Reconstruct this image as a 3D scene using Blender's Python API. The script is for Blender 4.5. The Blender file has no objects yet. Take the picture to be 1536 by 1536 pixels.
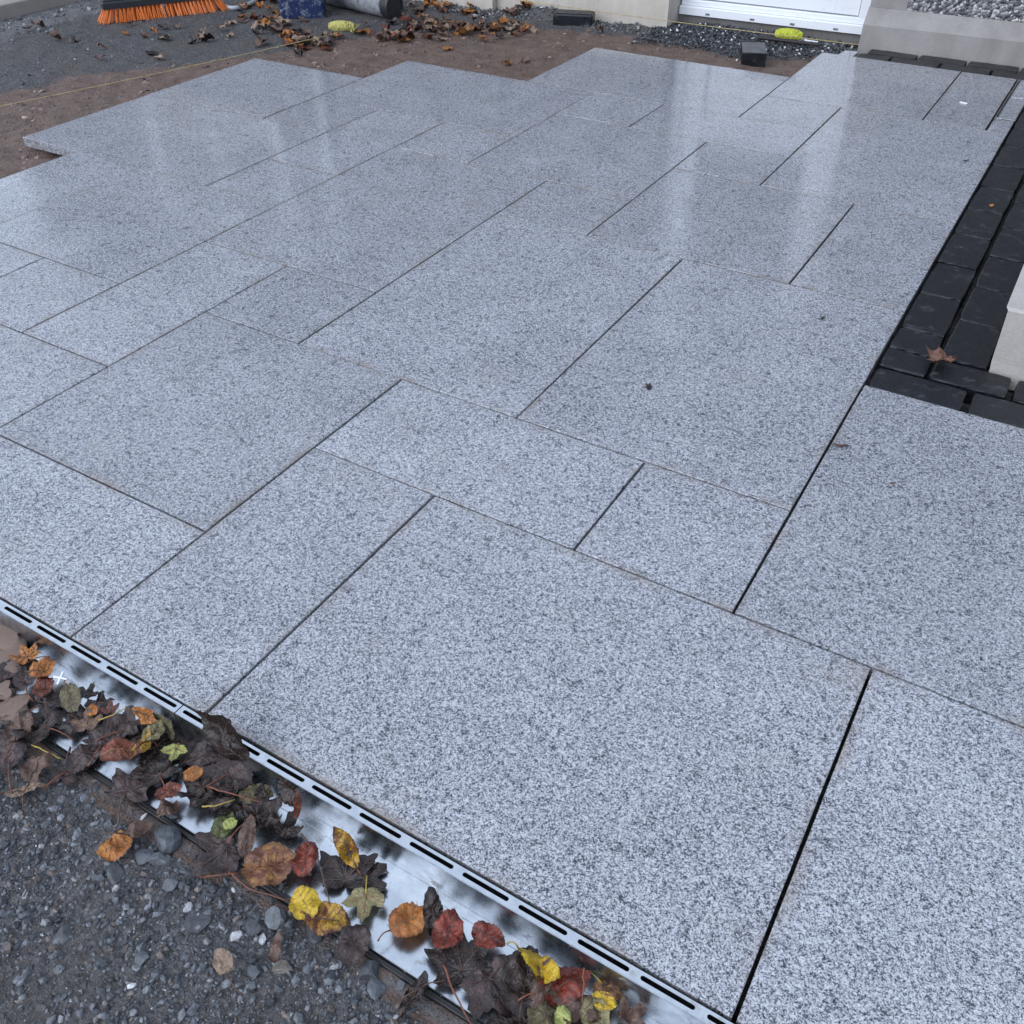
import bpy, bmesh, math, random
import numpy as np
from mathutils import Vector, Matrix, noise as mnoise
random.seed(7); np.random.seed(7)
R = math.radians
sc = bpy.context.scene
C = sc.collection

# ------------------------------------------------------------------ camera
H = 1.11                                   # lens height above the paving
FPX = 1385.47
PITCH, YAW, ROLL = R(49.683), R(31.168), R(-0.203)
CAMROT = Matrix.Rotation(YAW, 3, 'Z') @ Matrix.Rotation(PITCH, 3, 'X') @ Matrix.Rotation(ROLL, 3, 'Z')
cd = bpy.data.cameras.new('camera'); cam = bpy.data.objects.new('camera', cd); C.objects.link(cam)
cd.sensor_width = 36; cd.lens = FPX / 1536 * 36; cd.clip_start = 0.02; cd.clip_end = 1000
cam.matrix_world = Matrix.Translation((0, 0, H)) @ CAMROT.to_4x4()
sc.camera = cam
sc.render.resolution_x = 1024; sc.render.resolution_y = 1024

# ------------------------------------------------------------------ sky, sun, exposure
w = bpy.data.worlds.new('World'); sc.world = w; w.use_nodes = True
nt = w.node_tree; nt.nodes.clear()
sky = nt.nodes.new('ShaderNodeTexSky'); sky.sky_type = 'NISHITA'; sky.sun_disc = False
sky.sun_elevation = R(38); sky.sun_rotation = R(205); sky.air_density = 1.0; sky.dust_density = 4.0; sky.ozone_density = 1.0
hs = nt.nodes.new('ShaderNodeHueSaturation'); hs.inputs['Saturation'].default_value = 0.36
mx = nt.nodes.new('ShaderNodeMix'); mx.data_type = 'RGBA'; mx.blend_type = 'MULTIPLY'; mx.inputs[0].default_value = 1
mx.inputs[7].default_value = (0.87, 0.95, 1.11, 1)
bg = nt.nodes.new('ShaderNodeBackground'); bg.inputs[1].default_value = 0.13
wo = nt.nodes.new('ShaderNodeOutputWorld')
nt.links.new(sky.outputs[0], hs.inputs['Color']); nt.links.new(hs.outputs[0], mx.inputs[6])
oc = nt.nodes.new('ShaderNodeMix'); oc.data_type = 'RGBA'; oc.inputs[0].default_value = 0.62     # an even overcast deck
oc.inputs[7].default_value = (5.55, 6.4, 7.9, 1); nt.links.new(mx.outputs[2], oc.inputs[6])
nt.links.new(oc.outputs[2], bg.inputs[0]); nt.links.new(bg.outputs[0], wo.inputs[0])
sd = bpy.data.lights.new('sun', 'SUN'); sun = bpy.data.objects.new('sun', sd); C.objects.link(sun)
sd.energy = 0.6; sd.angle = R(60); sd.color = (0.95, 0.97, 1.0)
el, az = R(38), R(205)                       # azimuth clockwise from +Y
sdir = Vector((math.sin(az) * math.cos(el), math.cos(az) * math.cos(el), math.sin(el)))
sun.rotation_euler = sdir.to_track_quat('Z', 'Y').to_euler(); sun.location = (0, 0, 6)
sc.view_settings.view_transform = 'Standard'; sc.view_settings.look = 'None'
sc.view_settings.exposure = 0.67; sc.view_settings.gamma = 1

# ------------------------------------------------------------------ helpers
def at(px, py, z=0.0):
    """point of the place at height z that lies on the photograph's pixel"""
    d = CAMROT @ Vector(((px - 768) / FPX, -(py - 768) / FPX, -1))
    t = (z - H) / d.z
    return Vector((d.x * t, d.y * t, z))

def tag(o, label=None, cat=None, group=None, kind=None):
    if label: o['label'] = label
    if cat: o['category'] = cat
    if group: o['group'] = group
    if kind: o['kind'] = kind
    return o

def empty(name, loc=(0, 0, 0), rz=0.0):
    o = bpy.data.objects.new(name, None); C.objects.link(o)
    o.location = loc; o.rotation_euler = (0, 0, rz); o.empty_display_size = 0.05
    return o

def mesh_obj(name, verts, faces, mat=None, parent=None, smooth=False):
    me = bpy.data.meshes.new(name); me.from_pydata([tuple(v) for v in verts], [], faces); me.update()
    return link(name, me, mat, parent, smooth)

def link(name, me, mat=None, parent=None, smooth=False):
    if mat and not me.materials: me.materials.append(mat)
    if smooth: me.polygons.foreach_set('use_smooth', [True] * len(me.polygons))
    o = bpy.data.objects.new(name, me); C.objects.link(o)
    if parent: o.parent = parent
    return o

class MB:
    """collects simple solids into one mesh"""
    def __init__(s): s.v = []; s.f = []
    def add(s, v, f):
        n = len(s.v); s.v += [tuple(p) for p in v]; s.f += [tuple(i + n for i in q) for q in f]; return s
    def box(s, x0, x1, y0, y1, z0, z1, ch=0.0):
        """box with chamfered top and vertical edges"""
        if ch <= 0:
            v = [(x0,y0,z0),(x1,y0,z0),(x1,y1,z0),(x0,y1,z0),(x0,y0,z1),(x1,y0,z1),(x1,y1,z1),(x0,y1,z1)]
            return s.add(v, [(3,2,1,0),(4,5,6,7),(0,1,5,4),(1,2,6,5),(2,3,7,6),(3,0,4,7)])
        def ring(i, z):
            a, b, c, d = x0 + i, x1 - i, y0 + i, y1 - i; k = ch * .7
            return [(a+k,c,z),(b-k,c,z),(b,c+k,z),(b,d-k,z),(b-k,d,z),(a+k,d,z),(a,d-k,z),(a,c+k,z)]
        v = ring(0, z0) + ring(0, z1 - ch) + ring(ch * .35, z1 - ch * .3) + ring(ch, z1)
        f = [tuple(reversed(range(8)))]
        for l in range(3):
            for i in range(8): j = (i + 1) % 8; f.append((l*8+i, l*8+j, l*8+8+j, l*8+8+i))
        f.append(tuple(range(24, 32)))
        return s.add(v, f)
    def tube(s, pts, r, n=8, caps=True):
        pts = [Vector(p) for p in pts]; rs = r if isinstance(r, (list, tuple)) else [r] * len(pts)
        base = len(s.v); up = Vector((0, 0, 1))
        for i, p in enumerate(pts):
            t = (pts[min(i+1, len(pts)-1)] - pts[max(i-1, 0)]).normalized()
            a = t.cross(up)
            if a.length < 1e-3: a = t.cross(Vector((1, 0, 0)))
            a.normalize(); b = t.cross(a)
            for k in range(n):
                th = 2 * math.pi * k / n
                s.v.append(tuple(p + (a * math.cos(th) + b * math.sin(th)) * rs[i]))
        for i in range(len(pts) - 1):
            for k in range(n):
                j = (k + 1) % n
                s.f.append((base+i*n+k, base+i*n+j, base+(i+1)*n+j, base+(i+1)*n+k))
        if caps:
            s.f.append(tuple(base + k for k in reversed(range(n))))
            s.f.append(tuple(base + (len(pts)-1)*n + k for k in range(n)))
        return s
    def lathe(s, prof, n=24, origin=(0, 0, 0), axis='z'):
        base = len(s.v); ox, oy, oz = origin
        for (r, z) in prof:
            for k in range(n):
                th = 2 * math.pi * k / n
                a, b = r * math.cos(th), r * math.sin(th)
                s.v.append((ox + a, oy + b, oz + z) if axis == 'z' else (ox + z, oy + a, oz + b))
        for i in range(len(prof) - 1):
            for k in range(n):
                j = (k + 1) % n
                s.f.append((base+i*n+k, base+i*n+j, base+(i+1)*n+j, base+(i+1)*n+k))
        return s
    def build(s, name, mat=None, parent=None, smooth=False):
        return mesh_obj(name, s.v, s.f, mat, parent, smooth)

# ---- node helpers
def mat_new(name):
    m = bpy.data.materials.new(name); m.use_nodes = True
    return m, m.node_tree, m.node_tree.nodes['Principled BSDF']
def N(t, kind, **kw):
    n = t.nodes.new(kind)
    for k, v in kw.items():
        if k.startswith('i_'): n.inputs[k[2:].replace('_', ' ')].default_value = v
        else: setattr(n, k, v)
    return n
def L(t, a, b): t.links.new(a, b)
def ramp(t, src, stops, interp='LINEAR'):
    r = t.nodes.new('ShaderNodeValToRGB'); r.color_ramp.interpolation = interp
    e = r.color_ramp.elements
    while len(e) > 1: e.remove(e[-1])
    e[0].position = stops[0][0]; e[0].color = tuple(stops[0][1]) + (1,) if len(stops[0][1]) == 3 else stops[0][1]
    for p, c in stops[1:]:
        q = e.new(p); q.color = tuple(c) + (1,) if len(c) == 3 else c
    t.links.new(src, r.inputs[0]); return r
def g3(v): return (v, v, v)
def mixc(t, fac, a, b, mode='MIX'):
    m = t.nodes.new('ShaderNodeMix'); m.data_type = 'RGBA'; m.blend_type = mode
    for sock, val in ((m.inputs[0], fac), (m.inputs[6], a), (m.inputs[7], b)):
        if hasattr(val, 'is_output'): t.links.new(val, sock)
        elif isinstance(val, (int, float)): sock.default_value = val
        else: sock.default_value = tuple(val) + (1,) if len(val) == 3 else val
    return m.outputs[2]
def mathn(t, op, a, b=None, clamp=False):
    m = t.nodes.new('ShaderNodeMath'); m.operation = op; m.use_clamp = clamp
    for i, val in enumerate((a, b)):
        if val is None: continue
        if hasattr(val, 'is_output'): t.links.new(val, m.inputs[i])
        else: m.inputs[i].default_value = val
    return m.outputs[0]
def noise_n(t, vec, scale, detail=4, rough=.55, dist=0.0):
    n = N(t, 'ShaderNodeTexNoise'); n.inputs['Scale'].default_value = scale; n.inputs['Detail'].default_value = detail
    n.inputs['Roughness'].default_value = rough; n.inputs['Distortion'].default_value = dist
    if vec is not None: L(t, vec, n.inputs['Vector'])
    return n
def bump(t, h, strength, dist, bsdf):
    b = N(t, 'ShaderNodeBump'); b.inputs['Strength'].default_value = strength; b.inputs['Distance'].default_value = dist
    L(t, h, b.inputs['Height']); L(t, b.outputs[0], bsdf.inputs['Normal']); return b
def plain(name, col, rough=.5, metal=0.0, var=.25, scale=30, bumps=0.0, spec=.5):
    m, t, b = mat_new(name)
    tc = N(t, 'ShaderNodeTexCoord'); n = noise_n(t, tc.outputs['Object'], scale, 6)
    r = ramp(t, n.outputs[0], [(.3, tuple(c * (1 - var) for c in col)), (.7, tuple(min(1, c * (1 + var)) for c in col))])
    L(t, r.outputs[0], b.inputs['Base Color']); b.inputs['Metallic'].default_value = metal
    b.inputs['Specular IOR Level'].default_value = spec
    rr = ramp(t, n.outputs[0], [(.3, g3(max(.02, rough - .1))), (.7, g3(min(1, rough + .1)))])
    L(t, rr.outputs[0], b.inputs['Roughness'])
    if bumps: bump(t, n.outputs[0], bumps, .01, b)
    return m

# ------------------------------------------------------------------ materials
def make_granite():
    m, t, b = mat_new('granite')
    tc = N(t, 'ShaderNodeTexCoord'); oi = N(t, 'ShaderNodeObjectInfo')
    off = N(t, 'ShaderNodeCombineXYZ')
    L(t, mathn(t, 'MULTIPLY', oi.outputs['Random'], 37.0), off.inputs[0]); L(t, mathn(t, 'MULTIPLY', oi.outputs['Random'], 91.0), off.inputs[1])
    va = N(t, 'ShaderNodeVectorMath', operation='ADD'); L(t, tc.outputs['Object'], va.inputs[0]); L(t, off.outputs[0], va.inputs[1])
    vec = va.outputs[0]
    warp = noise_n(t, vec, 330, 1); wv = N(t, 'ShaderNodeVectorMath', operation='SCALE'); wv.inputs['Scale'].default_value = .003
    L(t, warp.outputs['Color'], wv.inputs[0])
    v2 = N(t, 'ShaderNodeVectorMath', operation='ADD'); L(t, vec, v2.inputs[0]); L(t, wv.outputs[0], v2.inputs[1])
    vo = N(t, 'ShaderNodeTexVoronoi'); vo.inputs['Scale'].default_value = 600; L(t, v2.outputs[0], vo.inputs['Vector'])
    sep = N(t, 'ShaderNodeSeparateColor'); L(t, vo.outputs['Color'], sep.inputs[0])
    clump = noise_n(t, vec, 150, 2, .65)
    big = noise_n(t, vec, 7, 3, .65)
    fine = noise_n(t, vec, 900, 1, .5)
    k = mathn(t, 'ADD', mathn(t, 'MULTIPLY', sep.outputs[0], .50), mathn(t, 'MULTIPLY', clump.outputs[0], .60))
    k = mathn(t, 'ADD', k, mathn(t, 'MULTIPLY', mathn(t, 'SUBTRACT', fine.outputs[0], .5), .70))
    k = mathn(t, 'ADD', k, mathn(t, 'MULTIPLY', mathn(t, 'SUBTRACT', big.outputs[0], .5), .16))
    patch = noise_n(t, vec, 52, 1, .5)                       # clusters of darker crystals
    k = mathn(t, 'SUBTRACT', k, mathn(t, 'MULTIPLY', ramp(t, patch.outputs[0], [(.55, g3(0)), (.75, g3(1))]).outputs[0], .13))
    col = ramp(t, k, [(.25, (.018, .022, .031)), (.37, (.066, .074, .094)), (.46, (.180, .190, .217)), (.56, (.300, .310, .340)), (.84, (.54, .55, .575))])
    # sand and mud worn into the surface near some joints
    st = noise_n(t, vec, 5.5, 4, .62); st2 = ramp(t, st.outputs[0], [(.60, g3(0)), (.80, g3(.45))])
    ed = N(t, 'ShaderNodeAttribute'); ed.attribute_name = 'edge'
    en = noise_n(t, vec, 9, 3, .7)
    ef = mathn(t, 'MULTIPLY', mathn(t, 'MULTIPLY', ed.outputs['Fac'], ed.outputs['Fac']), ramp(t, en.outputs[0], [(.46, g3(0)), (.68, g3(.65))]).outputs[0])
    col2 = mixc(t, st2.outputs[0], col.outputs[0], (.26, .235, .205))
    col2 = mixc(t, ef, col2, (.21, .175, .145))
    tone = ramp(t, oi.outputs['Random'], [(0, g3(.92)), (1, g3(1.06))])
    L(t, mixc(t, 1.0, col2, tone.outputs[0], 'MULTIPLY'), b.inputs['Base Color'])
    # a damp, patchy film: how glossy it is differs from slab to slab
    wet = N(t, 'ShaderNodeAttribute'); wet.attribute_type = 'OBJECT'; wet.attribute_name = 'damp'
    film = noise_n(t, vec, 3.2, 2, .6, .4)
    f1 = mathn(t, 'MULTIPLY', mathn(t, 'SUBTRACT', film.outputs[0], .5), .38)
    rg = mathn(t, 'SUBTRACT', mathn(t, 'ADD', f1, .29), mathn(t, 'MULTIPLY', wet.outputs['Fac'], .26), True)
    rg = mathn(t, 'ADD', mathn(t, 'MULTIPLY', mathn(t, 'SUBTRACT', fine.outputs[0], .5), .08), mathn(t, 'MAXIMUM', rg, .06))
    L(t, rg, b.inputs['Roughness'])
    b.inputs['IOR'].default_value = 1.5
    bump(t, fine.outputs[0], .025, .002, b)
    return m

def make_ground():
    m, t, b = mat_new('soil')
    tc = N(t, 'ShaderNodeTexCoord'); vec = tc.outputs['Object']
    at_ = N(t, 'ShaderNodeAttribute'); at_.attribute_name = 'zone'
    sep = N(t, 'ShaderNodeSeparateColor'); L(t, at_.outputs['Color'], sep.inputs[0])
    n1 = noise_n(t, vec, 16, 4, .68); n2 = noise_n(t, vec, 110, 4, .72); n4 = noise_n(t, vec, 3, 3, .6)
    v = N(t, 'ShaderNodeTexVoronoi'); v.inputs['Scale'].default_value = 160; L(t, vec, v.inputs['Vector'])
    vs = N(t, 'ShaderNodeSeparateColor'); L(t, v.outputs['Color'], vs.inputs[0])
    mixn = mathn(t, 'ADD', mathn(t, 'MULTIPLY', n2.outputs[0], .6), mathn(t, 'MULTIPLY', vs.outputs[0], .4))
    grit = ramp(t, mixn, [(.25, (.040, .040, .043)), (.5, (.105, .104, .108)), (.72, (.18, .178, .178)), (.9, (.32, .32, .32))])
    grit = mixc(t, ramp(t, n4.outputs[0], [(.42, g3(0)), (.70, g3(.45))]).outputs[0], grit.outputs[0], (.135, .106, .09))
    sand = ramp(t, mathn(t, 'ADD', mathn(t, 'MULTIPLY', n1.outputs[0], .5), mathn(t, 'MULTIPLY', n2.outputs[0], .5)),
                [(.30, (.055, .036, .029)), (.43, (.160, .106, .083)), (.56, (.240, .166, .134)), (.75, (.35, .26, .215))])
    dust = ramp(t, n1.outputs[0], [(.3, (.14, .14, .145)), (.7, (.26, .26, .265))])
    edge = mathn(t, 'SUBTRACT', mathn(t, 'ADD', sep.outputs[0], mathn(t, 'MULTIPLY', n1.outputs[0], .7)), .35)
    f = ramp(t, edge, [(.40, g3(0)), (.62, g3(1))])
    c = mixc(t, f.outputs[0], grit, sand.outputs[0])
    edge2 = mathn(t, 'SUBTRACT', mathn(t, 'ADD', sep.outputs[1], mathn(t, 'MULTIPLY', n1.outputs[0], .7)), .35)
    f2 = ramp(t, edge2, [(.40, g3(0)), (.75, g3(.85))])
    c = mixc(t, f2.outputs[0], c, dust.outputs[0])
    L(t, c, b.inputs['Base Color'])
    b.inputs['Roughness'].default_value = .72
    hh = n2.outputs[0]
    bump(t, mathn(t, 'ADD', hh, mathn(t, 'MULTIPLY', n1.outputs[0], 1.2)), 1.0, .022, b)
    return m

def make_stone():
    m, t, b = mat_new('chippings')
    a = N(t, 'ShaderNodeAttribute'); a.attribute_name = 'tint'
    tc = N(t, 'ShaderNodeTexCoord'); n = noise_n(t, tc.outputs['Object'], 260, 4, .6)
    r = ramp(t, n.outputs[0], [(.3, g3(.62)), (.7, g3(1.25))])
    L(t, mixc(t, 1, a.outputs['Color'], r.outputs[0], 'MULTIPLY'), b.inputs['Base Color'])
    b.inputs['Roughness'].default_value = .42
    bump(t, n.outputs[0], .5, .002, b); return m

def make_big_stone():
    m, t, b = mat_new('slate_stone')
    tc = N(t, 'ShaderNodeTexCoord'); oi = N(t, 'ShaderNodeObjectInfo')
    n = noise_n(t, tc.outputs['Object'], 90, 6, .65); n2 = noise_n(t, tc.outputs['Object'], 600, 3)
    r = ramp(t, n.outputs[0], [(.3, g3(.55)), (.5, g3(.95)), (.72, g3(1.5))])
    L(t, mixc(t, 1, oi.outputs['Color'], r.outputs[0], 'MULTIPLY'), b.inputs['Base Color'])
    b.inputs['Roughness'].default_value = .42
    bump(t, mathn(t, 'ADD', n.outputs[0], mathn(t, 'MULTIPLY', n2.outputs[0], .3)), .6, .003, b); return m

def make_steel(name='galvanised_steel', lo=(.50, .54, .58), hi=(.64, .67, .70), rb=.10):
    m, t, b = mat_new(name)
    tc = N(t, 'ShaderNodeTexCoord'); vec = tc.outputs['Object']
    mp = N(t, 'ShaderNodeMapping'); mp.inputs['Scale'].default_value = (90, 90, 5); L(t, vec, mp.inputs['Vector'])
    n = noise_n(t, mp.outputs[0], 1, 5, .6); n2 = noise_n(t, vec, 55, 5, .6); n3 = noise_n(t, vec, 900, 2)
    c = ramp(t, n2.outputs[0], [(.3, lo), (.7, hi)])
    n4 = noise_n(t, vec, 28, 5, .7, .3); mud = ramp(t, n4.outputs[0], [(.60, g3(0)), (.72, g3(.75))])
    L(t, mixc(t, mud.outputs[0], c.outputs[0], (.16, .135, .115)), b.inputs['Base Color']); L(t, mathn(t, 'SUBTRACT', 1.0, mud.outputs[0]), b.inputs['Metallic'])
    rr = mathn(t, 'ADD', mathn(t, 'MULTIPLY', n.outputs[0], .14), mathn(t, 'ADD', mathn(t, 'MULTIPLY', n2.outputs[0], .16), mathn(t, 'ADD', rb, mathn(t, 'MULTIPLY', mud.outputs[0], .5))))
    L(t, rr, b.inputs['Roughness'])
    bump(t, mathn(t, 'ADD', mathn(t, 'MULTIPLY', n.outputs[0], .5), mathn(t, 'MULTIPLY', n3.outputs[0], .12)), .07, .002, b); return m

def make_paver():
    m, t, b = mat_new('black_basalt')
    tc = N(t, 'ShaderNodeTexCoord'); oi = N(t, 'ShaderNodeObjectInfo')
    va = N(t, 'ShaderNodeVectorMath', operation='ADD'); L(t, tc.outputs['Object'], va.inputs[0])
    sc_ = N(t, 'ShaderNodeCombineXYZ'); L(t, mathn(t, 'MULTIPLY', oi.outputs['Random'], 50.), sc_.inputs[0]); L(t, sc_.outputs[0], va.inputs[1])
    vec = va.outputs[0]
    n = noise_n(t, vec, 30, 6, .7); n2 = noise_n(t, vec, 240, 4, .6); n3 = noise_n(t, vec, 12, 5, .65)
    base = ramp(t, n2.outputs[0], [(.3, (.004, .0047, .0068)), (.7, (.011, .0125, .0165))])
    d = ramp(t, mathn(t, 'MULTIPLY', n.outputs[0], mathn(t, 'ADD', n3.outputs[0], .35)), [(.47, g3(0)), (.66, g3(.32))])
    L(t, mixc(t, d.outputs[0], base.outputs[0], (.16, .165, .175)), b.inputs['Base Color'])
    r = ramp(t, n.outputs[0], [(.3, g3(.22)), (.7, g3(.46))]); L(t, r.outputs[0], b.inputs['Roughness']); b.inputs['Specular IOR Level'].default_value = .36
    bump(t, mathn(t, 'ADD', n2.outputs[0], n.outputs[0]), .30, .003, b); return m

def make_render(name, lo, hi, rough=.8):
    m, t, b = mat_new(name)
    tc = N(t, 'ShaderNodeTexCoord'); vec = tc.outputs['Object']
    n = noise_n(t, vec, 4, 6, .65, .3); n2 = noise_n(t, vec, 160, 5, .6)
    mp = N(t, 'ShaderNodeMapping'); mp.inputs['Scale'].default_value = (9, 9, 1.5); L(t, vec, mp.inputs['Vector'])
    n3 = noise_n(t, mp.outputs[0], 1, 5, .6)
    k = mathn(t, 'ADD', mathn(t, 'MULTIPLY', n.outputs[0], .5), mathn(t, 'MULTIPLY', n3.outputs[0], .5))
    c = ramp(t, k, [(.32, lo), (.66, hi)])
    s = ramp(t, n2.outputs[0], [(.3, g3(.88)), (.7, g3(1.06))])
    L(t, mixc(t, 1, c.outputs[0], s.outputs[0], 'MULTIPLY'), b.inputs['Base Color'])
    b.inputs['Roughness'].default_value = rough
    bump(t, mathn(t, 'ADD', n2.outputs[0], n.outputs[0]), .35, .004, b); return m

def make_pebbledash():
    m, t, b = mat_new('pebbledash')
    tc = N(t, 'ShaderNodeTexCoord'); vec = tc.outputs['Object']
    v = N(t, 'ShaderNodeTexVoronoi'); v.inputs['Scale'].default_value = 85; L(t, vec, v.inputs['Vector'])
    s = N(t, 'ShaderNodeSeparateColor'); L(t, v.outputs['Color'], s.inputs[0])
    c = ramp(t, s.outputs[0], [(0, (.05, .05, .055)), (.4, (.11, .11, .12)), (.7, (.24, .24, .25)), (.95, (.5, .49, .47))])
    L(t, c.outputs[0], b.inputs['Base Color']); b.inputs['Roughness'].default_value = .6
    iv = mathn(t, 'SUBTRACT', 1.0, v.outputs['Distance'])
    bump(t, iv, .9, .012, b); return m

def make_leaf(name, a, c, spots, rough=.34, mott=.5):
    m, t, b = mat_new(name)
    tc = N(t, 'ShaderNodeTexCoord'); oi = N(t, 'ShaderNodeObjectInfo')
    off = N(t, 'ShaderNodeCombineXYZ'); L(t, mathn(t, 'MULTIPLY', oi.outputs['Random'], 20.), off.inputs[2])
    va = N(t, 'ShaderNodeVectorMath', operation='ADD'); L(t, tc.outputs['Object'], va.inputs[0]); L(t, off.outputs[0], va.inputs[1])
    vec = va.outputs[0]
    n = noise_n(t, vec, 38, 5, .65, .5); n2 = noise_n(t, vec, 170, 5, .7); n3 = noise_n(t, vec, 600, 3)
    f = ramp(t, n.outputs[0], [(.5 - mott * .3, g3(0)), (.5 + mott * .3, g3(1))])
    col = mixc(t, f.outputs[0], a, c)
    sp = ramp(t, n2.outputs[0], [(.56, g3(0)), (.68, g3(.75))])
    col = mixc(t, sp.outputs[0], col, spots)
    ra = N(t, 'ShaderNodeAttribute'); ra.attribute_name = 'rim'
    rimf = ramp(t, mathn(t, 'ADD', ra.outputs['Fac'], mathn(t, 'MULTIPLY', mathn(t, 'SUBTRACT', n.outputs[0], .5), 1.1)), [(.80, g3(0)), (1.05, g3(.6))])
    col = mixc(t, rimf.outputs[0], col, tuple(q * .9 for q in spots))
    vv = N(t, 'ShaderNodeTexVoronoi'); vv.feature = 'DISTANCE_TO_EDGE'; vv.inputs['Scale'].default_value = 190; L(t, vec, vv.inputs['Vector'])
    net = ramp(t, vv.outputs['Distance'], [(.0, g3(.72)), (.10, g3(1.0))])
    col = mixc(t, 1, col, net.outputs[0], 'MULTIPLY')
    sh = ramp(t, n3.outputs[0], [(.3, g3(.8)), (.7, g3(1.15))])
    L(t, mixc(t, 1, col, sh.outputs[0], 'MULTIPLY'), b.inputs['Base Color'])
    rr = ramp(t, n.outputs[0], [(.3, g3(rough - .12)), (.7, g3(rough + .14))]); L(t, rr.outputs[0], b.inputs['Roughness'])
    b.inputs['Specular IOR Level'].default_value = .45
    bump(t, mathn(t, 'ADD', n2.outputs[0], mathn(t, 'MULTIPLY', vv.outputs['Distance'], .8)), .6, .0025, b); return m

def make_smeared(name, base, smear, lo=.48, hi=.6, scale=22, rough=.45):
    m, t, b = mat_new(name)
    tc = N(t, 'ShaderNodeTexCoord'); vec = tc.outputs['Object']
    n = noise_n(t, vec, scale, 7, .68, .6); n2 = noise_n(t, vec, scale * 7, 4)
    f = ramp(t, mathn(t, 'ADD', mathn(t, 'MULTIPLY', n.outputs[0], .75), mathn(t, 'MULTIPLY', n2.outputs[0], .25)), [(lo, g3(0)), (hi, g3(.9))])
    L(t, mixc(t, f.outputs[0], base, smear), b.inputs['Base Color'])
    r = ramp(t, f.outputs[0], [(0, g3(rough)), (1, g3(.85))]); L(t, r.outputs[0], b.inputs['Roughness'])
    bump(t, f.outputs[0], .4, .003, b); return m

M = dict(
    granite=make_granite(), ground=make_ground(), chips=make_stone(), stone=make_big_stone(), steel=make_steel(), upright=make_steel('steel_darkened_face', (.30, .33, .37), (.50, .53, .57), .13), paver=make_paver(),  # upright: the same drain steel, its darker reflection put into the colour
    cream=make_render('cream_render', (.38, .34, .29), (.60, .55, .485)),
    grey_render=make_render('grey_render', (.20, .185, .175), (.34, .32, .305)),
    stepc=make_render('step_concrete', (.10, .095, .09), (.20, .19, .18)),
    blockr=make_render('block_render', (.33, .305, .28), (.47, .44, .41)),
    kerb=make_render('kerb_concrete', (.25, .23, .205), (.36, .335, .30)),
    dash=make_pebbledash(),
    upvc=make_smeared('white_upvc', (.78, .80, .83), (.46, .43, .40), .60, .74, 14, .25),
    glass=plain('door_glass', (.05, .06, .065), .05, var=.1),
    matt_black=plain('plain_black', (.012, .012, .013), .5),
    black_plastic=make_smeared('black_plastic', (.02, .021, .024), (.10, .10, .10), .6, .8, 30),
    bristle=plain('orange_bristle', (.85, .22, .045), .5, var=.3, scale=200),
    orange_plastic=plain('orange_plastic', (.70, .14, .03), .4),
    wood=plain('wood', (.30, .19, .10), .6, scale=60),
    blue_bucket=make_smeared('blue_plastic', (.012, .024, .085), (.22, .24, .29), .52, .60, 34),
    mortar_tube=make_smeared('mortar_smeared', (.035, .037, .042), (.27, .28, .30), .36, .52, 26, .6),
    twine=plain('yellow_twine', (.46, .42, .13), .7, var=.4, scale=150),
    lime=plain('lime_twine', (.46, .50, .045), .7, var=.4, scale=150),
    string=plain('string', (.42, .34, .16), .8, var=.3, scale=40),
    iron=plain('iron_bar', (.035, .03, .03), .6, metal=.3),
    white_plastic=plain('white_plastic', (.78, .80, .83), .35, var=.05),
    hose=plain('grey_hose', (.40, .42, .44), .45, var=.1),
    clay=make_render('clay', (.13, .088, .068), (.22, .16, .13), .85),
    twig=plain('twig', (.075, .042, .028), .55, scale=200, var=.4),
    stem_yellow=plain('stem_yellow', (.34, .25, .05), .5, scale=200),
    stem_red=plain('stem_red', (.16, .050, .025), .45, scale=200, var=.35),
    vein_dark=plain('vein_dark', (.085, .055, .045), .5), vein_pale=plain('vein_pale', (.22, .13, .06), .5),
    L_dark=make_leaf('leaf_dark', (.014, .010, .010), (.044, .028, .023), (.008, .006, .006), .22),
    L_purple=make_leaf('leaf_purple', (.030, .019, .020), (.080, .050, .046), (.018, .011, .011), .30),
    L_brown=make_leaf('leaf_brown', (.10, .056, .040), (.17, .105, .080), (.055, .03, .022), .45),
    L_rbrown=make_leaf('leaf_red_brown', (.13, .055, .038), (.19, .095, .07), (.06, .028, .02), .4),
    L_tan=make_leaf('leaf_tan', (.24, .165, .115), (.33, .24, .17), (.13, .085, .06), .6),
    L_rust=make_leaf('leaf_rust', (.20, .040, .014), (.10, .028, .015), (.03, .014, .01), .28),
    L_red=make_leaf('leaf_red', (.24, .036, .016), (.15, .024, .014), (.05, .014, .010), .25),
    L_orange=make_leaf('leaf_orange', (.48, .19, .030), (.30, .09, .018), (.16, .06, .02), .34),
    L_mott=make_leaf('leaf_mottled', (.13, .048, .025), (.34, .165, .045), (.030, .016, .014), .32, .22),
    L_yellow=make_leaf('leaf_yellow', (.62, .43, .022), (.50, .31, .018), (.22, .13, .02), .34),
    L_ymott=make_leaf('leaf_yellow_mottled', (.42, .24, .020), (.13, .035, .015), (.05, .02, .012), .32, .25),
    L_olive=make_leaf('leaf_olive', (.075, .062, .026), (.15, .125, .055), (.03, .022, .014), .36),
    L_pale=make_leaf('leaf_pale_olive', (.27, .235, .11), (.20, .17, .075), (.09, .065, .035), .4),
    L_green=make_leaf('leaf_green', (.30, .34, .075), (.38, .40, .13), (.14, .15, .04), .4),
    L_dgreen=make_leaf('leaf_dark_green', (.055, .075, .022), (.11, .13, .04), (.03, .03, .014), .36),
)

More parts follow.
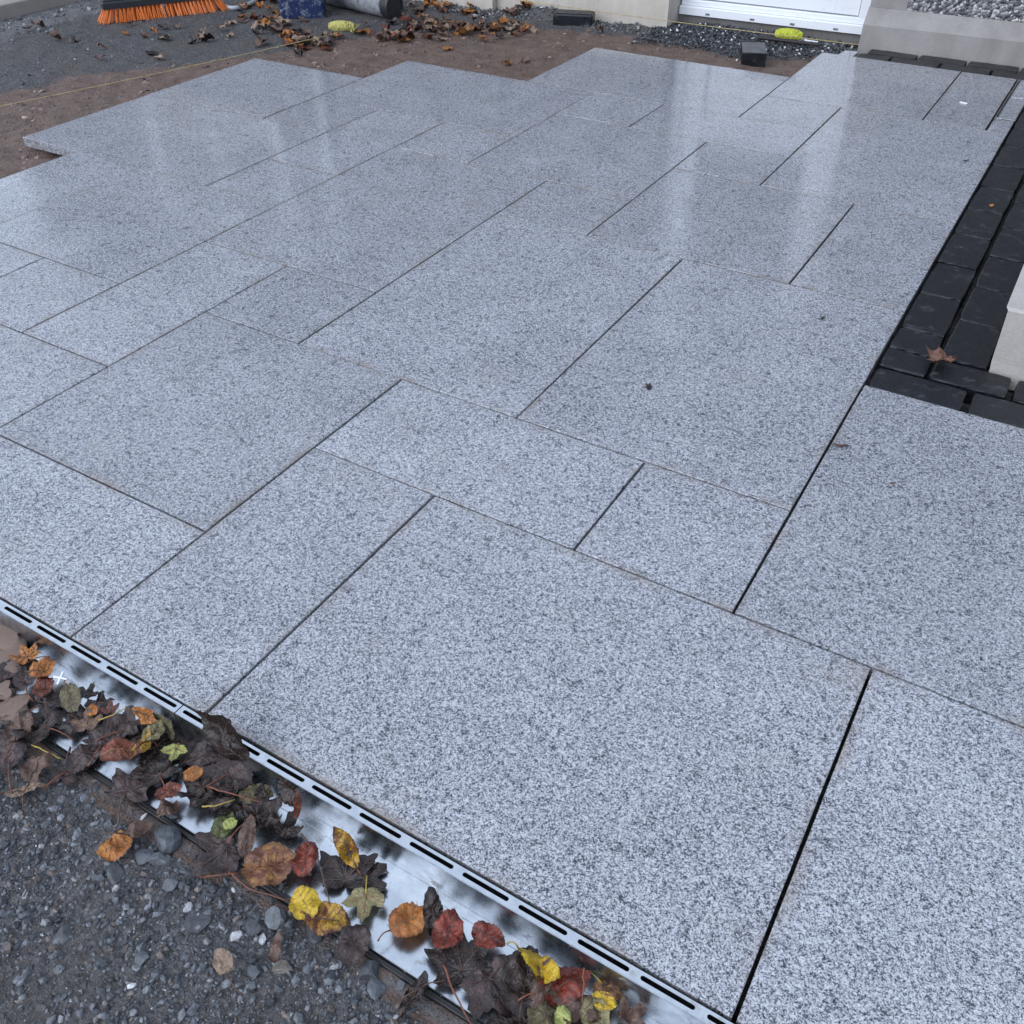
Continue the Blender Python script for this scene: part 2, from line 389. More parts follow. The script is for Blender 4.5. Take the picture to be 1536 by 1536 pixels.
# ================================================================== THE SETTING
# ------------------------------------------------------------------ ground
def fbm(x, y, s, o=4):
    return mnoise.fractal(Vector((x * s, y * s, 3.7)), 1.0, 2.0, o, noise_basis='PERLIN_ORIGINAL')
ZG = -0.05
def sstep(a, b, x):
    t = max(0., min(1., (x - a) / (b - a))); return t * t * (3 - 2 * t)
def gz_near(x, y):
    z = -0.074 + .004 * fbm(x, y, 9) + .0035 * fbm(x, y, 40, 3)
    z -= .014 * sstep(.353, .362, y)                             # trench under the channel
    z += .028 * sstep(-1.0, -1.22, x) * (1 - sstep(.452, .468, y)) * (.8 + .5 * fbm(x, y, 14))
    return z
def gz_far(x, y):
    z = ZG + .009 * fbm(x, y, 5, 5) + .007 * fbm(x, y, 17, 4)
    z = min(z, -.036)
    z += .045 * math.exp(-((x + 2.62) / .16) ** 2 - ((y - 4.70) / .07) ** 2)          # little heap at the wall
    z += .02 * math.exp(-((x + 1.6) / .3) ** 2 - ((y - 4.86) / .08) ** 2)
    return z
# line between brown bedding sand and dark stone dust
SB = [at(*p, ZG) for p in ((-400, 240), (0, 143), (90, 118), (200, 104), (300, 92), (400, 78), (470, 62), (560, 50), (700, 46), (810, 42), (900, 50), (1000, 62), (1100, 84), (1180, 88), (1260, 78), (1330, 76))]
def sand_at(x, y):
    # signed distance to the polyline: positive on the paving's side
    best = 9; sg = 1
    for a, b in zip(SB[:-1], SB[1:]):
        dx, dy = b.x - a.x, b.y - a.y; L2 = dx * dx + dy * dy
        t = max(0, min(1, ((x - a.x) * dx + (y - a.y) * dy) / L2))
        qx, qy = a.x + dx * t - x, a.y + dy * t - y; d = math.hypot(qx, qy)
        if d < best: best = d; sg = 1 if dx * (y - a.y) - dy * (x - a.x) < 0 else -1
    return sg * best
gv, gf, gc = [], [], []
def grid(x0, x1, y0, y1, st, zf, cf):
    nx = int(round((x1 - x0) / st)) + 1; ny = int(round((y1 - y0) / st)) + 1; b = len(gv)
    for j in range(ny):
        for i in range(nx):
            x, y = x0 + i * st, y0 + j * st
            gv.append((x, y, zf(x, y))); gc.append(cf(x, y))
    for j in range(ny - 1):
        for i in range(nx - 1):
            k = b + j * nx + i; gf.append((k, k + 1, k + nx + 1, k + nx))
def col_near(x, y):
    s = 1.0 * math.exp(-((y - .344) / .020) ** 2) * (1.1 if -.92 < x < -.66 or x > -.40 else .55)
    s += .8 * sstep(-1.02, -1.15, x) * sstep(.28, .36, y)
    s += .22 * max(0, fbm(x, y, 7)) * 1.3
    strip = .75 * math.exp(-((y - .344) / .014) ** 2) * (1 if -.92 < x < -.66 or x > -.40 else .4)    # spilt pale mortar
    return (min(1, s), strip, 0, 1)
def col_far(x, y):
    d = sand_at(x, y) + .05 * fbm(x, y, 4)
    s = sstep(-.10, .12, d)
    dust = sstep(-.05, .5, -4.42 - x + .25 * fbm(x, y, 2) + .15 * (y - 3.2)) * .8
    dust += .5 * sstep(.16, .02, abs(y - 4.62)) * sstep(-1.8, -2.2, x) * sstep(-3.6, -3.2, x)
    if x > -.26 and y < 4.75: return (0, 0, 0, 1)
    return (s, min(1, dust), 0, 1)
grid(-2.2, .7, -.12, .52, .006, gz_near, col_near)
grid(-6.4, .9, .515, 5.3, .02, gz_far, col_far)
b0 = len(gv)
gv += [(-400, -400, -.105), (400, -400, -.105), (400, 400, -.105), (-400, 400, -.105)]; gf.append((b0, b0+1, b0+2, b0+3)); gc += [(0, 0, 0, 1)] * 4
gme = bpy.data.meshes.new('ground'); gme.from_pydata(gv, [], gf); gme.update()
ca = gme.color_attributes.new('zone', 'FLOAT_COLOR', 'POINT'); ca.data.foreach_set('color', [c for q in gc for c in q])
tag(link('ground', gme, M['ground'], None, True), kind='structure')

# ------------------------------------------------------------------ granite paving
c0, cE, c1, c2, c3, c4, c5, c6, c7, c8, c9, c10 = -.007, -.233, -.530, -.829, -1.126, -1.431, -1.735, -2.041, -2.345, -2.650, -2.965, -3.255
r0, r1, r2, r3, r4, r5, r6, r7, r8, r9, r10, r11, r12, rT = .4895, .788, 1.087, 1.388, 1.692, 1.998, 2.282, 2.592, 2.902, 3.20, 3.51, 3.818, 4.117, 4.558
SL = [(c0, .592, r0, r2, .3), (c2, c0, r0, r2, .3), (c3, c2, r0, r2, .35), (c5, c3, r0, r1, .3), (c5, c3, r1, r3, .3), (c7, c5, r1, r2, .35), (c7, c5, r0, r1, .35),
      (c3, c1, r2, r3, .3), (c1, cE, r2, r3, .25), (cE, .67, r2, 1.893, .3), (c6, c5, r2, r4, .4), (c7, c6, r2, r3, .4), (c9, c7, r2, r3, .4),
      (c8, c6, r3, r5, .45), (c9, c8, r3, r5, .4), (c10, c7, r5, r7, .5), (c10, c8, r7, r9, .7), (c8, c7, r7, r8, .55), (c7, c6, r5, r6, .5),
      (c7, c6, r6, r8, .75), (c8, c5, r8, r10, .6), (c6, c5, r7, r8, .5), (c6, c4, r4, r7, .45), (c5, c4, r3, r4, .35), (c4, c2, r3, r6, .35),
      (c2, cE, r3, r6, .35), (c4, c3, r6, r7, .45), (c5, c3, r7, r9, .6), (c3, c1, r6, r8, .5), (c1, cE, r6, r8, .5), (c3, c2, r8, r9, .75),
      (c2, cE, r8, r11, .8), (c5, c4, r9, r10, .6), (c4, c2, r9, r10, .72), (c6, c3, r10, r12, .9), (c3, c2, r10, r11, .85), (c3, c1, r11, rT, 1.0),
      (c1, -.309, r11, rT, .85), (-.306, cE, r11, 3.979, .7)]
patio = tag(empty('patio', (0, 0, 0)), kind='structure')
rs = random.Random(3)
GX, GY, TH = .0026, .0019, .030
def slab_mesh(x0, x1, y0, y1):
    """slab with a worn arris, slightly uneven edges; 'edge' is 1 at the rim of its top and 0 a hand's width in"""
    def loop(i, z, n=7, jit=0.0):
        a, b, c, d = x0 + i, x1 - i, y0 + i, y1 - i; out = []
        for (p, q) in (((a, c), (b, c)), ((b, c), (b, d)), ((b, d), (a, d)), ((a, d), (a, c))):
            for k_ in range(n): out.append((p[0] + (q[0] - p[0]) * k_ / n + rs.uniform(-jit, jit), p[1] + (q[1] - p[1]) * k_ / n + rs.uniform(-jit, jit), z))
        return out
    L_ = [loop(0, -TH), loop(0, -.0012, jit=.0003), loop(.0008, -.0002, jit=.0003), loop(.0022, 0, jit=.0004), loop(min(.030, .3 * min(x1 - x0, y1 - y0)), 0)]
    n = len(L_[0]); v = [p for l in L_ for p in l]; f = []
    for l in range(4):
        for i in range(n): j = (i + 1) % n; f.append((l*n+i, l*n+j, l*n+n+j, l*n+n+i))
    f.append(tuple(range(4*n, 5*n))); f.append(tuple(reversed(range(n))))
    o = mesh_obj('paving_slab', v, f, M['granite'], patio)
    at__ = o.data.attributes.new('edge', 'FLOAT', 'POINT'); at__.data.foreach_set('value', [1.0] * (4 * n) + [0.0] * n)
    return o
for (x0, x1, y0, y1, damp) in SL:
    gl = gr = GX
    if abs(x0 - c0) < 1e-6: gl = .0030
    if abs(x1 - c0) < 1e-6: gr = .0022
    if abs(x0 - cE) < 1e-6 or abs(x1 - cE) < 1e-6: gl = gr = .0026
    if x0 < c4: gl = gr = .0022
    cx, cy = (x0 + x1) / 2, (y0 + y1) / 2
    gy = (GY if cy < 1.5 else .0024 if cy < 2.6 else .0030) * rs.uniform(.8, 1.25)
    o = slab_mesh(x0 + gl - cx, x1 - gr - cx, y0 + gy - cy, y1 - gy - cy)
    o.location = (cx, cy, rs.uniform(-.0008, .0006)); o.rotation_euler = (R(rs.uniform(-.09, .09)), R(rs.uniform(-.09, .09)), R(rs.uniform(-.04, .04)))
    o['damp'] = min(1.05, damp * rs.uniform(.88, 1.1) + .22 * sstep(1.4, 2.4, cy))

# ------------------------------------------------------------------ black block paving
pav = tag(empty('block_paving', (0, 0, 0)), kind='structure')
def paver(x0, x1, y0, y1, z=-.004):
    cx, cy = (x0 + x1) / 2, (y0 + y1) / 2; a, b = (x1 - x0) / 2, (y1 - y0) / 2
    n_ = 6; loops = []
    wob = [[(rs.uniform(-.0009, .0009), rs.uniform(-.0009, .0009)) for _ in range(4 * n_)] for _ in range(4)]
    for li, (ins, zz) in enumerate(((0.001, -.05), (.0005, -.004), (.0016, -.0013), (.0045, 0))):
        q = [(-a + ins, -b + ins), (a - ins, -b + ins), (a - ins, b - ins), (-a + ins, b - ins)]
        for e_ in range(4):
            p0_, p1_ = q[e_], q[(e_ + 1) % 4]
            for k_ in range(n_):
                w_ = wob[min(li, 2)][e_ * n_ + k_]; rnd = .0022 if k_ == 0 and li > 0 else 0
                x_ = p0_[0] + (p1_[0] - p0_[0]) * k_ / n_; y_ = p0_[1] + (p1_[1] - p0_[1]) * k_ / n_
                loops.append((x_ * (1 - rnd / a) + w_[0], y_ * (1 - rnd / b) + w_[1], zz + (rs.uniform(-.0006, .0006) if li > 1 else 0)))
    m_ = 4 * n_; ff = [(l_*m_+i, l_*m_+(i+1) % m_, (l_+1)*m_+(i+1) % m_, (l_+1)*m_+i) for l_ in range(3) for i in range(m_)] + [tuple(range(3*m_, 4*m_))]
    o = mesh_obj('block_paver', loops, ff, M['paver'], pav)
    o.location = (cx, cy, z + rs.uniform(-.0015, .001)); o.rotation_euler = (R(rs.uniform(-.4, .4)), R(rs.uniform(-.4, .4)), R(rs.uniform(-.9, .9)))
for a, b in ((-.226, -.030), (-.017, .184), (.196, .395)): paver(a, b, 1.900, 1.995)
for a, b in ((-.118, .045), (.057, .256), (.268, .46)): paver(a, b, 2.005, 2.098)
ys = [2.005, 2.098, 2.212, 2.422, 2.630, 2.847, 3.060, 3.270, 3.490, 3.705, 3.92, 4.13, 4.34, 4.555]
for a, b in zip(ys[:-1], ys[1:]): paver(-.2285, -.1245, a + .003, b - .002)
ys = [2.110, 2.322, 2.530, 2.742, 2.957, 3.172, 3.385, 3.60, 3.81, 4.02, 4.23, 4.44, 4.56]
for a, b in zip(ys[:-1], ys[1:]): paver(-.1145, -.012 if a < 2.7 else -.006, a + .003, b - .002)
xs = [-.986, -.838, -.630, -.422, -.214, -.006, .2]
for a, b in zip(xs[:-1], xs[1:]): paver(a + .004, b - .004, 4.566 + (a + .9) * .016, 4.656 + (a + .9) * .018)
xs = [-.958, -.742, -.535, -.325, -.118, .09]
for a, b in zip(xs[:-1], xs[1:]): paver(a + .004, b - .004, 4.664 + (a + .9) * .018, 4.752 + (a + .9) * .03)

# ------------------------------------------------------------------ house
HO, HR = Vector((-1.5, 4.85, 0)), R(2.7)
house = tag(empty('house', HO, HR), 'rendered house with cream plinth, white door and pebbledash wall behind the patio', 'house')
def plinth(x0, x1, yf, yb, zt, mat, back=.5, name='plinth'):
    """plinth with sloped weathering on top"""
    zs = zt + .055
    v = []; f = []
    prof = [(yf, -.12), (yf, zt - .006), (yf + .005, zt), (yb, zs), (back, zs), (back, -.12)]
    for x in (x0, x1): v += [(x, y, z) for y, z in prof]
    n = len(prof)
    for i in range(n): j = (i + 1) % n; f.append((i, i + n, j + n, j))
    f += [tuple(range(n)), tuple(reversed(range(n, 2 * n)))]
    return mesh_obj(name, v, f, mat, house)
pr_ = plinth(.478, 6, -.113, -.055, .092, M['grey_render'])
pl2 = plinth(-1.452, -.478, -.043, .01, .15, M['cream'])
pl1 = plinth(-6, -1.455, -.090, -.035, .15, M['cream'])
MB().box(-6, -1.456, -.03, .5, .206, 2.55).build('wall', M['dash'], house)
MB().box(-1.4555, -.480, .012, .5, .206, 2.55).build('wall', M['dash'], house)
MB().box(.64, 6, -.050, .5, .1475, 2.55).build('pebbledash_wall', M['dash'], house)
MB().box(.480, .6385, -.049, .5, .1475, 2.55).build('door_reveal', M['grey_render'], house)
MB().box(-.4795, .4795, .012, .5, 2.12, 2.549).build('lintel', M['cream'], house)
MB().box(-.477, .477, .115, .5, -.12, -.004).build('door_step', M['stepc'], house)
rf = MB().add([(-6.3, -.42, 2.50), (6.3, -.42, 2.50), (6.3, 3.2, 4.1), (-6.3, 3.2, 4.1), (-6.3, -.42, 2.58), (6.3, -.42, 2.58), (6.3, 3.2, 4.18), (-6.3, 3.2, 4.18)],
         [(3,2,1,0),(4,5,6,7),(0,1,5,4),(1,2,6,5),(2,3,7,6),(3,0,4,7)]).build('roof', plain('roof_tiles', (.06, .06, .065), .7), house)
MB().box(-6.2, 6.2, -.40, -.375, 2.38, 2.50).build('fascia', M['upvc'], rf)
# door: frame and sill, leaf with rails, recessed lower panel, glazed upper panel
door = empty('door', (0, .10, 0)); door.parent = house
MB().box(-.472, .472, 0, .10, -.003, .035, .004).build('threshold', M['upvc'], door)
MB().box(-.470, .470, .022, .10, .036, .062, .004).build('lower_frame', M['upvc'], door)
for s in (-1, 1): MB().box(min(s*.47, s*.41), max(s*.47, s*.41), .022, .10, .0625, 2.11, 0).build('side_frame', M['upvc'], door)
MB().box(-.4095, .4095, .022, .10, 2.05, 2.11).build('top_frame', M['upvc'], door)
for (a, b, z0, z1) in ((-.405, -.295, .068, 2.045), (.295, .405, .068, 2.045)): MB().box(a, b, .034, .09, z0, z1).build('stile', M['upvc'], door)
for (z0, z1) in ((.068, .20), (.52, .62), (1.92, 2.045)): MB().box(-.2945, .2945, .034, .09, z0, z1).build('rail', M['upvc'], door)
MB().box(-.294, .294, .055, .085, .2005, .5195).build('lower_panel', M['upvc'], door)
MB().box(-.294, .294, .058, .075, .6205, 1.9195).build('pane', M['glass'], door)
MB().box(-.10, .16, .046, .0545, .225, .262, .004).build('draught_flap', plain('flap_grey', (.30, .32, .35), .4), door)
for hx in (-.33, -.1, .1, .31):
    MB().box(hx, hx + .022, -.0022, .0, .004, .012).build('scuff_mark', M['stepc'], door)
hd = MB().box(-.37, -.34, .02, .034, .95, 1.15, .003); hd.tube([(-.355, .0, 1.05), (-.25, -.005, 1.05)], .01); hd.build('handle', M['steel'], door)
dp = MB().tube([(-2.72, -.075, .02), (-2.72, -.075, 2.36)], .034, 14)
dp.build('added_downpipe', M['upvc'], house, True)  # unseen pipe, added for the bright streak it mirrors in the slabs
wn = empty('added_window', (-3.75, -.03, 1.45)); wn.parent = house  # window out of view, added for pale reflections on the paving
for (a_, b_, z0, z1) in ((-.62, -.55, -.55, .55), (.55, .62, -.55, .55), (-.0325, .0325, -.4795, .4795), (-.5495, .5495, -.55, -.48), (-.5495, .5495, .48, .55)):
    MB().box(a_, b_, -.03, .02, z0, z1).build('frame', M['upvc'], wn)
for sg in (-1, 1): MB().box(min(sg*.033, sg*.5495), max(sg*.033, sg*.5495), -.012, .0, -.4795, .4795).build('pane', M['glass'], wn)
MB().box(-.68, .68, -.09, -.001, -.62, -.5505).build('sill', M['cream'], wn)
# low rendered block at the right edge, on the black pavers
blk = tag(empty('rendered_block', (-.006, 2.108, 0)), 'cream rendered block standing on black pavers at the right edge', 'block')
bm_ = MB(); v = []
for z, i in ((-.04, 0), (.0, 0), (.018, .001), (.144, -.004), (.150, .001)):
    v += [(-i - .00, -.0 + i, z), (.34, -.0 + i, z), (.34, .62, z), (-i, .62, z)]
f = [(3, 2, 1, 0)]
for l in range(4):
    for i in range(4): j = (i + 1) % 4; f.append((l*4+i, l*4+j, l*4+4+j, l*4+4+i))
f.append((16, 17, 18, 19)); mesh_obj('block_body', [(x - .012 * min(1, max(0, z / .15)) if x < .1 else x, y, z) for x, y, z in v], f, M['blockr'], blk)
# kerb at the far left
k = MB().box(-5.75, -5.07, 1.0, 9.0, -.1, .014, .006).build('concrete_kerb', M['kerb'])
tag(k, 'low beige concrete kerb in the top left corner beyond the broom', 'kerb')

# ------------------------------------------------------------------ slot drain
def drain(name, x0, x1, label, first_slot):
    d = tag(empty(name, ((x0 + x1) / 2, .478, -.065)), label, 'drain')
    cx = (x0 + x1) / 2; ox, oy, oz = -cx, -.478, .065
    # slotted top flange from a filled curve with holes
    cu = bpy.data.curves.new('flange', 'CURVE'); cu.dimensions = '2D'; cu.fill_mode = 'BOTH'; cu.extrude = .0006
    def spl(pts):
        s = cu.splines.new('POLY'); s.points.add(len(pts) - 1); s.use_cyclic_u = True
        for p, q in zip(s.points, pts): p.co = (q[0], q[1], 0, 1)
    spl([(x0, .4702), (x1, .4702), (x1, .4862), (x0, .4862)])
    s = first_slot
    while s + .0692 < x1:
        if s > x0 + .004:
            pts = []; r_ = .0030; a, b = s + r_, s + .068 - r_
            for k_ in range(9): th = math.pi / 2 + math.pi * k_ / 8; pts.append((a + r_ * math.cos(th), .4790 + r_ * math.sin(th)))
            for k_ in range(9): th = -math.pi / 2 + math.pi * k_ / 8; pts.append((b + r_ * math.cos(th), .4790 + r_ * math.sin(th)))
            spl(pts)
        s += .0827
    co = bpy.data.objects.new('tmp', cu); C.objects.link(co)
    bpy.context.view_layer.update()
    me = bpy.data.meshes.new_from_object(co.evaluated_get(bpy.context.evaluated_depsgraph_get()))
    bpy.data.objects.remove(co); me.materials.clear()
    fl = link('slotted_flange', me, M['steel'], d); fl.location = (ox, oy, oz - .0015)
    def part(nm, bx, mat=M['steel'], ch=0):
        o = MB().box(*bx, ch).build(nm, mat, d); o.location = (ox, oy, oz); return o
    part('upright_plate', (x0, x1, .4692, .4706, -.0645, -.0008), M['upright'])
    part('back_plate', (x0 + .001, x1 - .001, .4858, .4868, -.0645, -.003), M['matt_black'])  # steel wall coloured black, painting in the shade inside the slots
    part('base_plate', (x0, x1, .3640, .4870, -.0665, -.0650))
    part('base_fold', (x0, x1, .4560, .4690, -.0648, -.0640))
    part('front_lip', (x0, x1, .3632, .3640 - .0001, -.0755, -.0652))
    part('edge_strip', (x0, x1, .3555, .3630, -.084, -.0725), M['matt_black'], .002)  # plain black strip along the front edge of the base
    return d
drain('drain_channel', -2.4, -.8705, 'galvanised slot drain length left of the seam, half buried in leaves', -1.275 - .0827 * 12)
drain('drain_channel', -.8685, 1.5, 'galvanised slot drain length right of the seam, running to the bottom edge', -.861)

# ================================================================== LOOSE STONE
t_ = (1 + 5 ** .5) / 2
ICO_V = np.array([(-1,t_,0),(1,t_,0),(-1,-t_,0),(1,-t_,0),(0,-1,t_),(0,1,t_),(0,-1,-t_),(0,1,-t_),(t_,0,-1),(t_,0,1),(-t_,0,-1),(-t_,0,1)]) / math.sqrt(1 + t_ * t_)
ICO_F = np.array([(0,11,5),(0,5,1),(0,1,7),(0,7,10),(0,10,11),(1,5,9),(5,11,4),(11,10,2),(10,7,6),(7,1,8),(3,9,4),(3,4,2),(3,2,6),(3,6,8),(3,8,9),(4,9,5),(2,4,11),(6,2,10),(8,6,7),(9,8,1)])
def rand_rot(n, tilt=.5):
    a = np.random.uniform(0, 2 * np.pi, n); b = np.random.normal(0, tilt, n); c = np.random.normal(0, tilt, n)
    ca, sa, cb, sb, cc, scn = np.cos(a), np.sin(a), np.cos(b), np.sin(b), np.cos(c), np.sin(c)
    z, o = np.zeros(n), np.ones(n)
    Rz = np.stack([ca, -sa, z, sa, ca, z, z, z, o], 1).reshape(n, 3, 3)
    Rx = np.stack([o, z, z, z, cb, -sb, z, sb, cb], 1).reshape(n, 3, 3)
    Ry = np.stack([cc, z, scn, z, o, z, -scn, z, cc], 1).reshape(n, 3, 3)
    return Rz @ Rx @ Ry
def chips(name, pos, size, tint, label, flat=.55, tilt=.5, cat='gravel'):
    n = len(pos); base = ICO_V[None] * np.random.uniform(.72, 1.22, (n, 12, 1))
    scl = np.stack([np.random.uniform(.75, 1.35, n), np.random.uniform(.55, 1.0, n), np.random.uniform(.35, .8, n) * flat / .55], 1)
    v = base * scl[:, None, :] * (size / 2)[:, None, None]
    v = np.einsum('nij,nkj->nki', rand_rot(n, tilt), v) + pos[:, None, :]
    f = (ICO_F[None] + (np.arange(n) * 12)[:, None, None]).reshape(-1, 3)
    me = bpy.data.meshes.new(name)
    me.vertices.add(n * 12); me.vertices.foreach_set('co', v.reshape(-1))
    me.loops.add(len(f) * 3); me.loops.foreach_set('vertex_index', f.reshape(-1).astype(np.int32))
    me.polygons.add(len(f)); me.polygons.foreach_set('loop_start', np.arange(len(f), dtype=np.int32) * 3)
    me.update(calc_edges=True); me.shade_flat()
    a = me.color_attributes.new('tint', 'FLOAT_COLOR', 'POINT')
    cc = np.ones((n, 12, 4)); cc[:, :, :3] = tint[:, None, :]; a.data.foreach_set('color', cc.reshape(-1))
    return tag(link(name, me, M['chips']), label, cat, kind='stuff')
def pal(n, cols, wts, var=.25):
    k = np.random.choice(len(cols), n, p=np.array(wts) / sum(wts))
    return np.array(cols)[k] * np.random.uniform(1 - var, 1 + var, (n, 1))
DG = [(.046, .051, .060), (.092, .100, .113), (.158, .168, .184), (.135, .112, .100), (.24, .245, .25), (.52, .53, .54)]
# near, at the drain
n = 95000
x = np.random.uniform(-1.55, -.02, n); y = np.random.uniform(-.06, .353, n)
keep = (x + y * .55 > -1.45) & ~((x < -1.02) & (y > .28) & (np.random.rand(n) < .6))
x, y = x[keep], y[keep]; n = len(x)
d = .0016 + .0022 * np.random.pareto(2.45, n); d = np.clip(d, .0016, .015)
clump = np.array([fbm(a, b, 6) for a, b in zip(x, y)])
keep = ((np.random.rand(n) < .62 + .9 * clump) | (d > .006)) & ~((y > .327) & (np.random.rand(n) < np.where((x > -.92) & (x < -.66) | (x > -.40), .88, .4))); x, y, d = x[keep], y[keep], d[keep]; n = len(x)
z = np.array([gz_near(a, b) for a, b in zip(x, y)]) + d * .12
chips('near_gravel', np.stack([x, y, z - d * .1], 1), d, pal(n, DG, (.33, .34, .16, .12, .04, .008)), 'dark wet compacted gravel in the bottom left corner in front of drain')
# crumbs of grit across the stone dust and sand beyond the paving
def in_slab(x, y, m=.01):
    return any(a - m < x < b + m and c - m < y < d_ + m for a, b, c, d_, _ in SL)
def far_pts(n, x0, x1, y0, y1, cond):
    P = []
    while len(P) < n:
        a, b = random.uniform(x0, x1), random.uniform(y0, y1)
        if cond(a, b): P.append((a, b))
    return np.array(P)
P = far_pts(5200, -5.05, -1.2, 1.2, 4.72, lambda a, b: not in_slab(a, b) and (a < -2.9 or b > 3.0) and random.random() < .3 + .7 * sstep(.1, -.1, sand_at(a, b)))
d = np.clip(.004 + .004 * np.random.pareto(2.6, len(P)), .004, .022)
z = np.array([gz_far(a, b) for a, b in P])
chips('grit', np.column_stack([P, z]), d, pal(len(P), DG, (.3, .34, .2, .2, .035, .006)), 'loose dark grit scattered over sand and stone dust behind the patio')
P = far_pts(7000, -3.9, -1.0, 1.2, 4.60, lambda a, b: not in_slab(a, b, .0) and (a < -2.9 or b > 3.0) and sand_at(a, b) > -.03)
d = np.clip(.004 + .006 * np.random.pareto(2.6, len(P)), .004, .034)
z = np.array([gz_far(a, b) for a, b in P]) - d * .06
chips('sand_crumbs', np.column_stack([P, z]), d, pal(len(P), [(.085, .056, .045), (.165, .110, .087), (.235, .163, .132), (.32, .24, .20)], (.3, .4, .25, .05)), 'crumbs and clods of brown bedding sand behind the slabs', .4, .3, cat='sand')
# gravel by the door
P = far_pts(4200, -2.02, -1.0, 4.35, 4.94, lambda a, b: sstep(4.40, 4.66, b + .10 * fbm(a, b, 5) - .10 * sstep(-1.5, -1.2, a)) > random.random() and not in_slab(a, b, .02))
d = np.random.uniform(.007, .018, len(P)); z = np.array([gz_far(a, b) for a, b in P]) + .003 + np.random.uniform(0, .010, len(P))
chips('door_gravel', np.column_stack([P, z]), d, pal(len(P), [(.03, .034, .042), (.058, .064, .075), (.10, .105, .115), (.62, .61, .58)], (.42, .38, .15, .05)), 'dark blue gravel flecked with white chips below the white door')
# rubble along the foot of the cream wall
P = far_pts(1500, -3.9, -2.0, 4.42, 4.78, lambda a, b: (b > 4.60 + .05 * fbm(a, b, 7) - .05 * (a < -2.9)) and b < (4.69 if a < -2.95 else 4.77))
d = np.clip(.006 + .006 * np.random.pareto(2.2, len(P)), .006, .03); z = np.array([gz_far(a, b) for a, b in P]) + .004
chips('wall_rubble', np.column_stack([P, z]), d, pal(len(P), [(.07, .073, .08), (.13, .135, .14), (.26, .26, .26), (.5, .5, .48)], (.4, .35, .2, .05)), 'grey rubble and chippings along the foot of the cream wall')
# pale rubble by the kerb
P = far_pts(420, -5.06, -4.4, 2.9, 4.6, lambda a, b: random.random() < sstep(-4.5, -5.0, a))
d = np.clip(.006 + .007 * np.random.pareto(2.0, len(P)), .006, .04); z = np.array([gz_far(a, b) for a, b in P]) + .003
chips('kerb_rubble', np.column_stack([P, z]), d, pal(len(P), [(.10, .105, .115), (.19, .195, .21), (.3, .3, .3)], (.4, .4, .2)), 'pale grey crumbs along the concrete kerb')

# grains of sand and grit trodden onto the paving, mostly along its joints
P = []
while len(P) < 420:
    sl = random.choice(SL); a, b = random.uniform(sl[0], sl[1]), random.uniform(sl[2], sl[3])
    if random.random() < .7:
        if random.random() < .5: b = random.choice((sl[2], sl[3])) + random.gauss(0, .012)
        else: a = random.choice((sl[0], sl[1])) + random.gauss(0, .012)
    if in_slab(a, b, -.003): P.append((a, b))
P = np.array(P); d = np.random.uniform(.0012, .0034, len(P))
chips('sand_grains', np.column_stack([P, d * .15]), d, pal(len(P), [(.22, .17, .13), (.10, .075, .06), (.035, .035, .038), (.45, .44, .42)], (.4, .3, .2, .1)), 'scattered grains of sand and grit on the granite paving', cat='sand')
# single stones one can point at
def stone(px, py, mm, col, label, flat=.6, elong=1.2, rot=0, zoff=0.0, seed=0):
    rr = random.Random(seed + px); p = at(px, py, -.072 + zoff)
    bm = bmesh.new(); bmesh.ops.create_icosphere(bm, subdivisions=2, radius=.5)
    pl = [(Vector((rr.gauss(0, 1), rr.gauss(0, 1), rr.gauss(0, 1))).normalized(), rr.uniform(.19, .36)) for _ in range(8)]
    for v in bm.verts:
        for nrm, dd in pl:
            e = v.co.dot(nrm) - dd
            if e > 0: v.co -= nrm * e
        v.co += Vector((rr.gauss(0, 1), rr.gauss(0, 1), rr.gauss(0, 1))) * .008
        v.co = Vector((v.co.x * elong, v.co.y, v.co.z * flat)) * (mm / 1000) * 1.12
    me = bpy.data.meshes.new('stone'); bm.to_mesh(me); bm.free()
    o = link('stone', me, M['stone']); o.location = (p.x, p.y, gz_near(p.x, p.y) + mm / 1000 * flat * .16 + zoff); o.rotation_euler = (rr.uniform(-.2, .2), rr.uniform(-.2, .2), R(rot))
    o.color = tuple(col) + (1,)
    tag(o, label, 'stone', 'single stones on the gravel')
G1, G2, G3, WH, TN = (.080, .088, .100), (.055, .060, .067), (.13, .138, .148), (.40, .41, .42), (.17, .15, .13)
stone(247, 1262, 42, G1, 'largest dark grey angular stone touching the mortar beside the drain edge', .8, 1.1, 30)
stone(241, 1290, 30, G3, 'pale grey stone just below the largest angular stone', .6, 1.0, 60)
stone(213, 1283, 30, G1, 'grey flat stone tucked beside the lone orange leaf', .6, 1.1, 20)
stone(418, 1374, 30, G3, 'rounded pale grey upright stone left of the yellow leaf', .8, 1.25, 110)
stone(436, 1387, 18, G1, 'small grey stone under the yellow leaf', .8, 1.0, 10)
stone(380, 1391, 25, G2, 'dark square stone left of the rounded pale stone', .7, 1.1, 0)
stone(394, 1408, 14, WH, 'small whitish stone below the dark square stone', .8, 1.0, 40)
stone(353, 1407, 15, WH, 'small white oblong chip on the gravel left of the rounded stone', .7, 1.4, 90)
stone(470, 1398, 24, G2, 'dark flat stone below the yellow and red mottled leaf', .5, 1.3, 150)
stone(558, 1462, 32, G2, 'dark blue square stone below the grey brown curled leaf', .6, 1.1, 20)
stone(566, 1487, 22, G1, 'grey wedge stone under the dark blue square stone', .6, 1.5, 150)
stone(255, 1330, 22, G1, 'grey wedge stone in open gravel below the orange leaf', .6, 1.3, 70)
stone(177, 1312, 30, G2, 'broad dark flat stone in the gravel below the orange leaf', .35, 1.3, 150)
